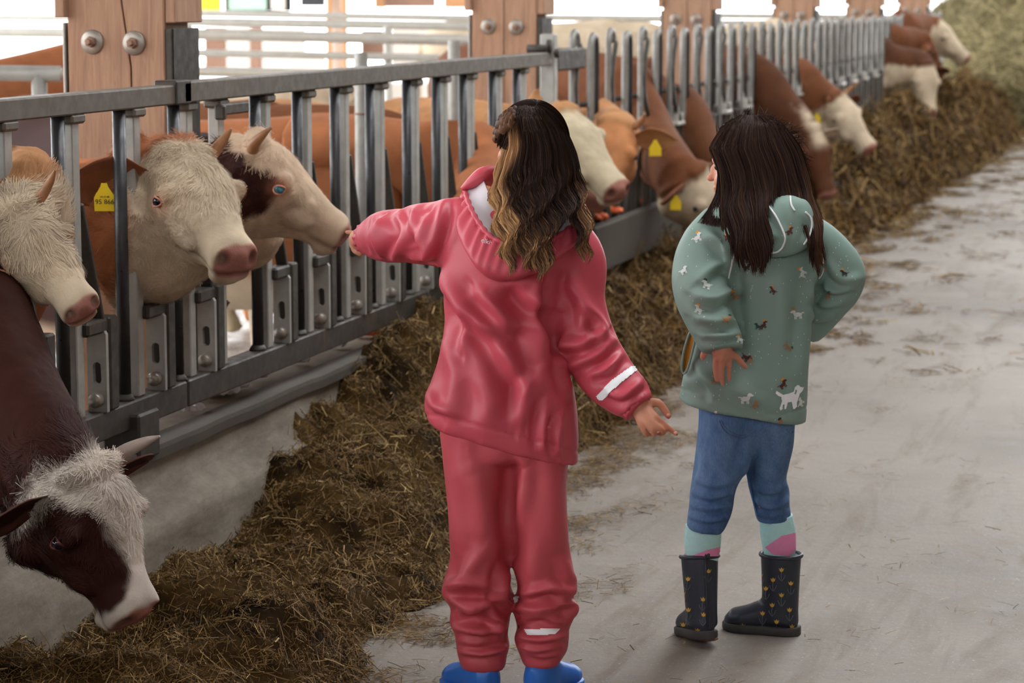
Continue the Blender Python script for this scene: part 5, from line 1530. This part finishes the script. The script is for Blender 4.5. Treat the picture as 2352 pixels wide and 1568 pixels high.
# braided side strands meeting at the back of the head
for k, (p0, p1, rr) in enumerate([((1140, 308, .02), (1190, 262, -.07), .012), ((1138, 322, .01), (1186, 282, -.085), .011), ((1146, 288, .02), (1192, 255, -.055), .011), ((1142, 300, .0), (1188, 272, -.08), .010)]):
    P = np.array([D(np.array(p0) * (1 - t) + np.array(p1) * t + np.array([0, -8 * math.sin(math.pi * t), -.02 * math.sin(math.pi * t)])) for t in np.linspace(0, 1, 26)])
    V, Fc = tube(P, rr * (1 + .28 * np.sin(np.arange(26) * 1.25)) * np.interp(np.arange(26), [0, 4, 22, 25], [.6, 1, 1, .5]), 10)
    obj('braid', V, Fc, MATS['hair'], g1, True, col=np.tile(md * (1.1 if k % 2 else .8), (len(V), 1)) * (1 + .35 * np.sin(np.arange(len(V)) * .7))[:, None])
# ================================================================== girl in green
h2 = 5.70
base2 = at_dist(1690, 1490, h2); base2[2] = 0
g2 = thing('person', 'girl in green printed jacket, jeans and dark patterned boots, one hand behind her back', 'person', base2)
D2 = lambda p: at_dist(p[0], p[1], h2 + p[2])
hc2 = D2((1722, 376, .02))
hp, HW2 = head_mesh(hc2, cR * -.93 + hF * .36, np.array([0, 0, 1.0]) - cR * .10, .95)
bp = list(hp)
bp.append(limb([(1740, 430, .02), (1745, 480, .0), (1745, 520, 0)], [.040, .042, .05], h2))
bp.append(garment([(1680, 500, 1815, 505, 0, .04), (1655, 550, 1835, 555, .0, .065), (1650, 660, 1825, 660, 0, .07), (1640, 800, 1810, 800, 0, .07), (1625, 940, 1810, 940, 0, .075), (1630, 985, 1800, 985, 0, .06)], h2, 32, 30))
bp.append(limb([(1668, 545, .01), (1628, 600, -.03), (1616, 655, -.08), (1632, 725, -.125), (1655, 790, -.155), (1660, 815, -.165)], [.042, .038, .035, .031, .025, .022], h2))
bp.append(limb([(1835, 560, .0), (1905, 600, .0), (1945, 640, .0), (1900, 700, .06), (1862, 745, .10), (1842, 775, .10)], [.042, .038, .034, .030, .025, .022], h2))
bp.append(limb([(1670, 960, 0), (1650, 1090, .0), (1622, 1210, .005), (1612, 1300, .02), (1604, 1440, .035)], [.052, .044, .032, .030, .024], h2))
bp.append(limb([(1770, 960, .02), (1764, 1080, .06), (1778, 1200, .09), (1790, 1290, .10), (1794, 1425, .10)], [.052, .042, .031, .030, .024], h2))
bp.append(limb([(1604, 1440, .035), (1600, 1450, .06), (1596, 1450, .085)], [.022, .02, .016], h2))
bp.append(limb([(1794, 1425, .10), (1760, 1440, .11), (1720, 1440, .13)], [.022, .02, .016], h2))
bp += hand((1660, 815, -.165), [([(1644, 822, -.165), (1643, 850, -.16), (1646, 872, -.15)], .0066), ([(1660, 824, -.168), (1658, 855, -.163), (1660, 882, -.15)], .0066), ([(1676, 822, -.165), (1675, 850, -.16), (1675, 872, -.15)], .0062),
                                ([(1688, 814, -.16), (1701, 830, -.158), (1712, 842, -.15)], .0072)], ([(1632, 800, -.15), (1622, 806, -.145), (1616, 814, -.14), (1614, 820, -.138)], .0085), .032, h2)
bp += hand((1842, 775, .10), [([(1830, 790, .12), (1815, 800, .13), (1800, 800, .13)], .0075), ([(1834, 798, .12), (1818, 810, .13), (1804, 812, .13)], .0075), ([(1838, 804, .12), (1824, 818, .13), (1810, 822, .13)], .0075), ([(1842, 808, .12), (1832, 824, .13), (1822, 830, .13)], .007)], ([(1838, 778, .08), (1828, 784, .075), (1818, 788, .07)], .008), .030, h2)
V, Fq = remesh(bp, .0031, 3)
t = (.5 + .5 * fnoise(V, 25, 9))[:, None]
px = project(V)
low = sstep(700, 740, px[:, 1])[:, None]
obj('body', V, Fq, MATS['skin'], g2, True, col=(SKIN * 1.08 * (1 - low) + np.array(srgb(200, 136, 112)) * low) * (.93 + .14 * t))
for sd in (-1, 1):
    V, Fc = ball(HW2((.069, sd * .029, -.006)), .0095, 14, 10); obj('eye', V, Fc, MATS['eye_dark'], g2)
# --- jeans
LT = [(1606, 930, 1740, 940, 0, .09), (1602, 1000, 1738, 1005, 0, .088), (1597, 1060, 1722, 1062, 0, .08), (1592, 1105, 1693, 1110, 0, .066), (1587, 1135, 1685, 1140, 0, .062), (1584, 1165, 1680, 1172, -.005, .060), (1580, 1195, 1668, 1204, -.005, .056), (1579, 1210, 1658, 1222, -.005, .052)]
RT = [(1700, 940, 1826, 950, .02, .09), (1706, 1000, 1822, 1010, .03, .085), (1712, 1060, 1812, 1066, .05, .075), (1716, 1090, 1806, 1096, .06, .068), (1722, 1125, 1812, 1126, .075, .062), (1730, 1155, 1812, 1158, .085, .058), (1735, 1180, 1815, 1178, .09, .055), (1740, 1197, 1813, 1190, .092, .050)]
V, Fq = remesh([garment(LT, h2, 52, 80, 2.2), garment(RT, h2, 52, 80, 2.2), garment([(1612, 905, 1825, 930, .01, .08), (1606, 960, 1826, 975, .01, .09), (1640, 1010, 1800, 1020, .02, .07)], h2, 52, 20)], .0048, 4)
ST = [([(1590, 1130), (1630, 1142), (1682, 1128)], .007, 9), ([(1588, 1160), (1630, 1168), (1678, 1158)], .007, 8), ([(1584, 1185), (1630, 1196), (1670, 1186)], .006, 7), ([(1600, 1100), (1640, 1115), (1690, 1098)], .005, 10),
      ([(1730, 1120), (1770, 1128), (1810, 1112)], .006, 9), ([(1735, 1150), (1775, 1162), (1812, 1150)], .007, 9), ([(1738, 1178), (1770, 1184), (1812, 1172)], .005, 7), ([(1728, 1050), (1724, 1100), (1740, 1180)], -.005, 8), ([(1725, 990), (1715, 1040), (1700, 1080)], .005, 12), ([(1600, 980), (1612, 1060), (1600, 1110)], .003, 8)]
V = vsmooth(folds(V, Fq, ST, .0022, 16, 6, 1.8), Fq, 1)
jn = obj('jeans', V, Fq, MATS['denim'], g2)
bvj = make_bvh(V, Fq)
for pts in ([(1652, 965), (1664, 990), (1690, 1004), (1710, 1006), (1730, 992)], [(1655, 963), (1668, 985), (1692, 998), (1712, 999), (1728, 987)], [(1722, 1050), (1722, 1090), (1730, 1140), (1742, 1186)], [(1806, 985), (1816, 995), (1822, 990)]):
    r = print_lines(bvj, pts, .0014)
    if r: obj('seam', *r, MATS['denim'], jn)
# --- jacket
rows = [(1655, 478, 1838, 484, .0, .055), (1632, 505, 1865, 515, .0, .082), (1612, 560, 1880, 570, .0, .102), (1606, 640, 1876, 645, .0, .108), (1600, 720, 1866, 725, .0, .110), (1588, 790, 1858, 800, .0, .112), (1572, 850, 1854, 870, .0, .116), (1563, 900, 1852, 930, .0, .118), (1560, 918, 1850, 968, .0, .116)]
parts = [garment(rows, h2, 72, 90, 2.4),
         limb([(1672, 525, .01), (1628, 575, -.02), (1606, 630, -.055), (1610, 680, -.10), (1632, 735, -.135), (1655, 785, -.158), (1659, 806, -.165)], [.066, .066, .062, .058, .053, .050, .044], h2),
         limb([(1815, 535, .0), (1880, 572, .0), (1928, 618, .0), (1930, 650, .01), (1892, 700, .06), (1858, 742, .10), (1845, 762, .11)], [.066, .062, .058, .056, .052, .047, .040], h2)]
V, Fq = remesh(parts, .0048, 5)
SJ = [([(1700, 560), (1690, 640), (1700, 720)], -.010, 16), ([(1735, 640), (1728, 760), (1745, 900)], .006, 28), ([(1800, 620), (1790, 740), (1800, 880)], .006, 34), ([(1612, 640), (1650, 610), (1690, 612)], .010, 12), ([(1600, 680), (1640, 690), (1690, 660)], .009, 12), ([(1600, 730), (1640, 740), (1690, 735)], .008, 11),
      ([(1612, 770), (1650, 772), (1700, 765)], .007, 8), ([(1625, 540), (1650, 560), (1690, 600)], .008, 12), ([(1880, 560), (1890, 620), (1870, 700)], -.008, 12), ([(1895, 600), (1930, 640), (1975, 640)], .008, 12), ([(1880, 650), (1920, 668), (1970, 660)], .009, 10), ([(1870, 690), (1900, 700), (1940, 690)], .007, 10),
      ([(1865, 730), (1880, 735), (1905, 728)], .006, 8), ([(1575, 880), (1620, 870), (1680, 900)], .006, 18), ([(1690, 880), (1720, 910), (1760, 930)], .005, 20), ([(1858, 660), (1850, 760), (1840, 860)], .005, 18), ([(1600, 830), (1630, 880), (1640, 920)], .006, 12)]
V = vsmooth(folds(V, Fq, SJ, .0028, 10, 2, 1.9), Fq, 1)
pj = project(V)
hem = np.interp(pj[:, 0], [1560, 1620, 1700, 1790, 1852], [905, 928, 950, 968, 948]) 
V = V + vnormals(V, Fq) * (-.0025 * np.exp(-((pj[:, 1] - hem + 14) / 3) ** 2) * ((pj[:, 1] > 840) & (pj[:, 0] < 1860)))[:, None]
jk2 = obj('jacket', V, Fq, MATS['green_softshell'], g2)
bv2 = make_bvh(V, Fq)
# hood heaped on the back, with a raised flap
def pball(p, r): return ball(D2(p), r, 24, 16, np.stack([cR, hF, (0, 0, 1)], 1))
V, Fq = remesh([pball((1778, 540, -.115), (.088, .040, .048)), pball((1808, 505, -.105), (.055, .045, .055)), pball((1725, 530, -.10), (.060, .035, .045)), pball((1808, 470, -.055), (.03, .05, .035)), pball((1838, 515, -.09), (.030, .045, .058)), pball((1660, 500, -.03), (.03, .05, .035)), pball((1690, 470, -.02), (.05, .06, .03))], .0048, 6)
V = vsmooth(folds(V, Fq, [([(1760, 470), (1795, 520), (1800, 555), (1770, 580)], .007, 9), ([(1845, 490), (1862, 525), (1845, 560)], .006, 8), ([(1740, 545), (1770, 540), (1800, 548)], .005, 8)], .002, 16, 8), Fq, 2)
hd2 = obj('hood', V, Fq, MATS['green_softshell'], g2)
V0, F0 = join([([tuple(v) for v in np.array([w.co[:] for w in o_.data.vertices]) + origin(o_)], [tuple(p.vertices) for p in o_.data.polygons]) for o_ in (jk2, hd2)])
bvA = make_bvh(V0, F0)
for pts in ([(1757, 464), (1775, 485), (1790, 510), (1803, 543), (1798, 565), (1785, 577), (1768, 580)], [(1815, 452), (1817, 470), (1825, 484)], [(1848, 487), (1860, 500), (1863, 520), (1858, 542), (1845, 561)]):
    r = print_lines(bvA, pts, .0022, .002)
    if r: obj('reflective_piping', *r, MATS['reflective_tape'], hd2)
for pts in ([(1699, 518), (1697, 528)], [(1694, 540), (1691, 552)], [(1690, 560), (1686, 576)], [(1685, 583), (1679, 610), (1672, 641)], [(1878, 566), (1882, 572)], [(1885, 578), (1888, 586)], [(1891, 592), (1892, 604)], [(1892, 612), (1888, 628), (1879, 640)]):
    r = print_lines(bvA, pts, .0020, .0015, 10)
    if r: obj('drawcord', *r, MATS['reflective_tape'], jk2)
# prints: reflective dog, small dogs with caps, white specks
dog = [(1781, 902), (1783, 897), (1790, 901), (1798, 906), (1812, 903), (1822, 899), (1824, 890), (1829, 884), (1834, 884), (1838, 888), (1845, 889), (1842, 897), (1836, 903), (1832, 915), (1829, 925), (1829, 933), (1825, 938), (1820, 938), (1819, 930), (1817, 922), (1808, 924), (1806, 938), (1801, 939), (1801, 928), (1797, 929), (1796, 940), (1791, 942), (1790, 936), (1795, 922), (1794, 911), (1787, 908)]
r = print_patch(bvA, dog, 1.0, .0018)
obj('reflective_dog', *r, MATS['reflective_tape'], jk2)
r = print_patch(bvA, [(1826, 893), (1829, 897), (1826, 905), (1823, 904)], 1.0, .0024)
if r: obj('dog_ear', *r, MATS['green_softshell'], jk2)
def el(cx, cy, rx, ry, rot=0, n=10):
    a = np.linspace(0, 2 * np.pi, n, endpoint=False)
    x, y = rx * np.cos(a), ry * np.sin(a)
    return [(cx + u * math.cos(rot) - v * math.sin(rot), cy + u * math.sin(rot) + v * math.cos(rot)) for u, v in zip(x, y)]
bag = {}
def pr(mat, poly):
    r = print_patch(bvA, poly, 1.3, .0014)
    if r: bag.setdefault(mat, []).append(r)
def hound(x, y, a, body, hat, s=1.0, flip=1):
    """a small dog in profile with a cap."""
    R_ = lambda u, v: (x + s * (flip * u * math.cos(a) - v * math.sin(a)), y + s * (flip * u * math.sin(a) + v * math.cos(a)))
    E_ = lambda u, v, rx, ry: [R_(u + rx * math.cos(t), v + ry * math.sin(t)) for t in np.linspace(0, 2 * np.pi, 10, endpoint=False)]
    pr(body, E_(0, 0, 9, 4.6)); pr(body, E_(9, -7, 4.8, 3.8)); pr(body, E_(6.5, -3, 3.4, 4.5)); pr(body, E_(13, -6, 3.2, 1.8))
    for u in (-7, -4, 4, 7): pr(body, E_(u, 6.5, 1.3, 4))
    pr(body, E_(-10.5, -3, 3.5, 1.2))
    if hat: pr(hat, E_(8.5, -12, 4.6, 3.2))
for (x, y, a, b, ht, s, fl) in [(1601, 547, -.5, 'print_white', 'print_orange', .95, 1), (1812, 532, -.4, 'print_brown', 'print_orange', .8, 1), (1672, 548, .2, 'print_brown', 'print_orange', .7, -1), (1715, 614, -.2, 'print_black', 'print_orange', .7, 1), (1842, 628, -1.2, 'print_white', 'print_orange', .9, 1),
                                (1624, 655, .3, 'print_white', 'print_teal', .95, -1), (1570, 622, -.5, 'print_white', None, .8, 1), (1690, 680, .1, 'print_tan', 'print_orange', .9, -1), (1776, 668, .5, 'print_brown', 'print_orange', .75, -1), (1606, 712, .5, 'print_white', 'print_orange', .9, -1),
                                (1832, 722, -.1, 'print_white', 'print_tan', 1.1, -1), (1752, 748, -.4, 'print_brown', 'print_orange', .85, 1), (1742, 750, .2, 'print_teal', None, .7, -1), (1667, 733, .2, 'print_tan', 'print_teal', .8, 1), (1700, 780, .3, 'print_white', 'print_orange', .8, -1), (1807, 795, 1.2, 'print_tan', 'print_teal', .8, 1),
                                (1713, 820, .6, 'print_brown', None, .9, 1), (1724, 828, -.8, 'print_tan', None, .7, 1), (1797, 884, -.6, 'print_brown', 'print_orange', .9, 1), (1712, 915, .0, 'print_white', None, 1.15, 1), (1734, 930, -.6, 'print_tan', None, .75, 1), (1786, 975, -.3, 'print_tan', 'print_black', .95, 1), (1838, 925, -1.2, 'print_white', 'print_teal', .8, 1),
                                (1638, 955, .0, 'print_orange', 'print_white', .8, 1), (1567, 930, 1.3, 'print_black', 'print_orange', .6, 1), (1901, 680, -.3, 'print_tan', 'print_teal', .7, 1), (1940, 628, .1, 'print_black', 'print_orange', .75, -1), (1640, 876, .2, 'print_tan', 'print_black', .6, 1)]:
    hound(x, y, a, b, ht, s, fl)
rs = np.random.default_rng(3)
for k in range(190):
    x, y = rs.uniform(1565, 1975), rs.uniform(500, 975)
    pr('print_white', el(x, y, 1.0, 1.8, rs.uniform(-.3, .3), 6))
for mat, ls in bag.items():
    V, Fc = join(ls)
    o = obj('jacket_print', V, Fc, MATS[mat], jk2, False); o['kind'] = 'stuff'
# side pocket flap standing open on the left hip
Pp = [(1594, 745, -.03), (1582, 770, -.05), (1570, 810, -.06), (1566, 840, -.055), (1570, 857, -.05), (1580, 845, -.07), (1592, 800, -.085), (1600, 765, -.08), (1598, 748, -.05)]
P = cr(np.array([D2(p) for p in Pp]), 40); V, Fc = tube(P, .003, 8, up=hF); po = obj('pocket_edge', V, Fc, MATS['green_softshell'], jk2)
A = cr(np.array([D2(p) for p in Pp[:5]]), 20); B = cr(np.array([D2(p) for p in Pp[:3:-1]]), 20)
V, Fc = ringmesh(np.stack([A, (A + B) / 2 + hF * .02, B], 0), cap=False)
Fc = [f for f in Fc if f[0] % 20 != 19]
o = obj('pocket_lining', V, Fc, MATS['mustard_lining'], po); sm = o.modifiers.new('thickness', 'SOLIDIFY'); sm.thickness = .003
# --- socks
for pts, nm in (([(1574, 1205, 1657, 1215, .0, .044), (1572, 1240, 1656, 1245, .01, .042), (1574, 1275, 1650, 1282, .018, .036), (1578, 1320, 1640, 1320, .024, .032)], 0), ([(1745, 1190, 1820, 1180, .09, .042), (1745, 1215, 1826, 1210, .095, .044), (1750, 1250, 1828, 1245, .10, .045), (1755, 1275, 1826, 1272, .10, .036), (1760, 1310, 1822, 1310, .10, .032)], 1)):
    V, Fc = garment(pts, h2, 40, 40, 2.0)
    so = obj('sock', V, Fc, MATS['sock_mint'], g2)
    bs = make_bvh(V, Fc)
    for poly in ([[(1590, 1275), (1625, 1262), (1660, 1254), (1660, 1276), (1600, 1277)], [(1568, 1266), (1580, 1275), (1568, 1276)]] if nm == 0 else [[(1758, 1256), (1795, 1230), (1830, 1222), (1830, 1262), (1812, 1276), (1775, 1272)], [(1745, 1245), (1753, 1256), (1745, 1272)]]):
        r = print_patch(bs, poly, 1.5, .0012)
        if r: obj('sock_diamond', *r, MATS['sock_pink'], so)
# --- boots with tulips
SH2 = [(.03, .046, .046, .036), (.06, .046, .044, .036), (.10, .045, .044, .038), (.15, .045, .046, .041), (.19, .045, .048, .043)]
fL = nrm(hF * .97 - cR * .22); hpL = at_dist(1614, 1492, h2 - .005); hpL[2] = 0; hpL = hpL - fL * .044
upL, AL, mL = boot('boot', ('boot_navy', 'boot_sole'), hpL, fL, SH2, .185, g2, 'navy boot seen from behind, heel lifted', .16, .037)
fR = nrm(-cR * .93 + hF * .36); hpR = at_dist(1792, 1470, h2 + .10); hpR[2] = 0; hpR = hpR - fR * .044
upR, AR, mR = boot('boot', ('boot_navy', 'boot_sole'), hpR, fR, SH2, .185, g2, 'navy boot seen from the side', 0, .037)
V, Fc = tube(AL([(.003, 0, .03), (.0015, 0, .08), (.001, 0, .15), (-.004, 0, .20)]), .006, 8, .003, up=cR); obj('heel_seam', V, Fc, MATS['boot_navy'], upL)
V, Fc = box(AL([(-.002, 0, .195)])[0], (.022, .010, .016), .003); obj('pull_tab', V, Fc, MATS['boot_navy'], upL)
V, Fc = ball(AL([(.02, 0, .003)])[0], (.030, .02, .006), 14, 8); obj('heel_mud', V, Fc, MATS['sole_mud'], upL)
def tulips(bv, pts, parent, ang):
    gl, stl = [], []
    for x, y in pts:
        ca, sa = math.cos(ang), math.sin(ang)
        T_ = lambda L: [(x + u * ca - v * sa, y + u * sa + v * ca) for u, v in L]
        r = print_patch(bv, T_([(-6, -5), (-3, -1), (0, -6), (3, -1), (6, -5), (4, 3), (0, 5), (-4, 3)]), 1.0, .0012)
        if r: gl.append(r)
        for L in ([(0, 5), (-1, 14), (0, 24)], [(0, 26), (-5, 20), (-8, 12)], [(0, 26), (5, 20), (8, 12)]):
            r = print_lines(bv, T_(L), .0008, .0010, 8)
            if r: stl.append(r)
    if gl: V, Fc = join(gl); obj('tulip_print', V, Fc, MATS['print_gold'], parent, False)
    if stl: V, Fc = join(stl); o = obj('stem_print', V, Fc, MATS['print_stem'], parent); o['kind'] = 'stuff'
tulips(make_bvh(*mL), [(1581, 1329), (1627, 1311), (1615, 1376), (1570, 1362), (1582, 1400), (1616, 1411), (1570, 1434), (1603, 1447), (1566, 1470)], upL, .08)
tulips(make_bvh(*mR), [(1795, 1308), (1776, 1331), (1816, 1339), (1760, 1351), (1795, 1366), (1774, 1389), (1813, 1400), (1752, 1408), (1784, 1427), (1819, 1438), (1751, 1440), (1706, 1436), (1748, 1321)], upR, 0)
# --- hair
rows2 = [(264, 1700, 1760), (278, 1674, 1792), (300, 1652, 1812), (340, 1630, 1836), (368, 1644, 1846), (400, 1655, 1854), (430, 1658, 1862), (470, 1652, 1872), (520, 1662, 1884), (570, 1668, 1892), (620, 1676, 1894)]
offs2 = [(264, -.01, .02), (285, -.056, .015), (320, -.080, .01), (380, -.094, .005), (440, -.105, -.02), (500, -.150, -.06), (560, -.172, -.09), (640, -.172, -.09)]
ends2 = [(0, 500), (.06, 575), (.14, 596), (.25, 606), (.38, 606), (.44, 590), (.475, 500), (.52, 456), (.62, 440), (.74, 462), (.80, 480), (.85, 560), (.91, 610), (.97, 606), (1, 570)]
d2, m2 = np.array(srgb(42, 28, 24)), np.array(srgb(104, 72, 52))
def hc2f(s, Y, rnd):
    k = np.clip(sstep(.86, 1.0, s) * sstep(330, 480, Y) * .7 + rnd, 0, 1)[..., None]
    return d2 + (m2 - d2) * k
curtain_shell(rows2, offs2, ends2, h2, .008, 'hair_mass', g2, d2 * .9)
P, s, t, Y = curtain(rows2, offs2, ends2, h2, 5200, None, (4, 110, 360), 21, top=50)
rng = np.random.default_rng(8)
hair_ribbons(P, .0022, hc2f(s[:, None], Y, rng.normal(.07, .14, (len(s), 1)) + .10 * np.sin(np.round(s * 26) * 2.1)[:, None]), rng, 'hair_strands', g2)
hair_cap(hc2, HW2, d2, g2, 1.0, .34)
cap_strands(hc2, HW2, 4200, g2, lambda n, r: np.tile(d2, (n, 12, 1)) * r.uniform(.8, 1.7, (n, 1, 1)), 33, .34, 1.03)
# loose strands over the left shoulder and a halo of stray hairs
Pl = []
rng = np.random.default_rng(12)
for k in range(260):
    u = rng.uniform()
    Pl.append(cr(np.array([D2(p) for p in [(1648 + 14 * u, 400 + 12 * u, -.02), (1644 + 12 * u, 440, -.02 - .02 * u), (1632 + 22 * u + rng.normal(0, 3), 475, -.03 - .03 * u), (1608 + 44 * u + rng.normal(0, 5), 512 + 10 * u, -.05 - .04 * u)]]), 12))
for k in range(170):
    a = rng.uniform(-.2, 2.6); rr = rng.uniform(.2, 1)
    x, y = 1738 + 104 * math.cos(a), 372 - 104 * math.sin(a)
    x2, y2 = x + 26 * rr * math.cos(a - .7), y - 22 * rr * math.sin(a - .7)
    Pl.append(cr(np.array([D2(p) for p in [(x - 8 * math.cos(a), y + 8 * math.sin(a), .0), ((x + x2) / 2 + rng.normal(0, 4), (y + y2) / 2, .01), (x2 + rng.normal(0, 8), y2 + rng.normal(0, 8), rng.uniform(-.02, .03))]]), 12))
Pl = np.array(Pl)
hair_ribbons(Pl, .0012, np.tile(d2 * 1.3, (len(Pl), 12, 1)), rng, 'stray_hair', g2)
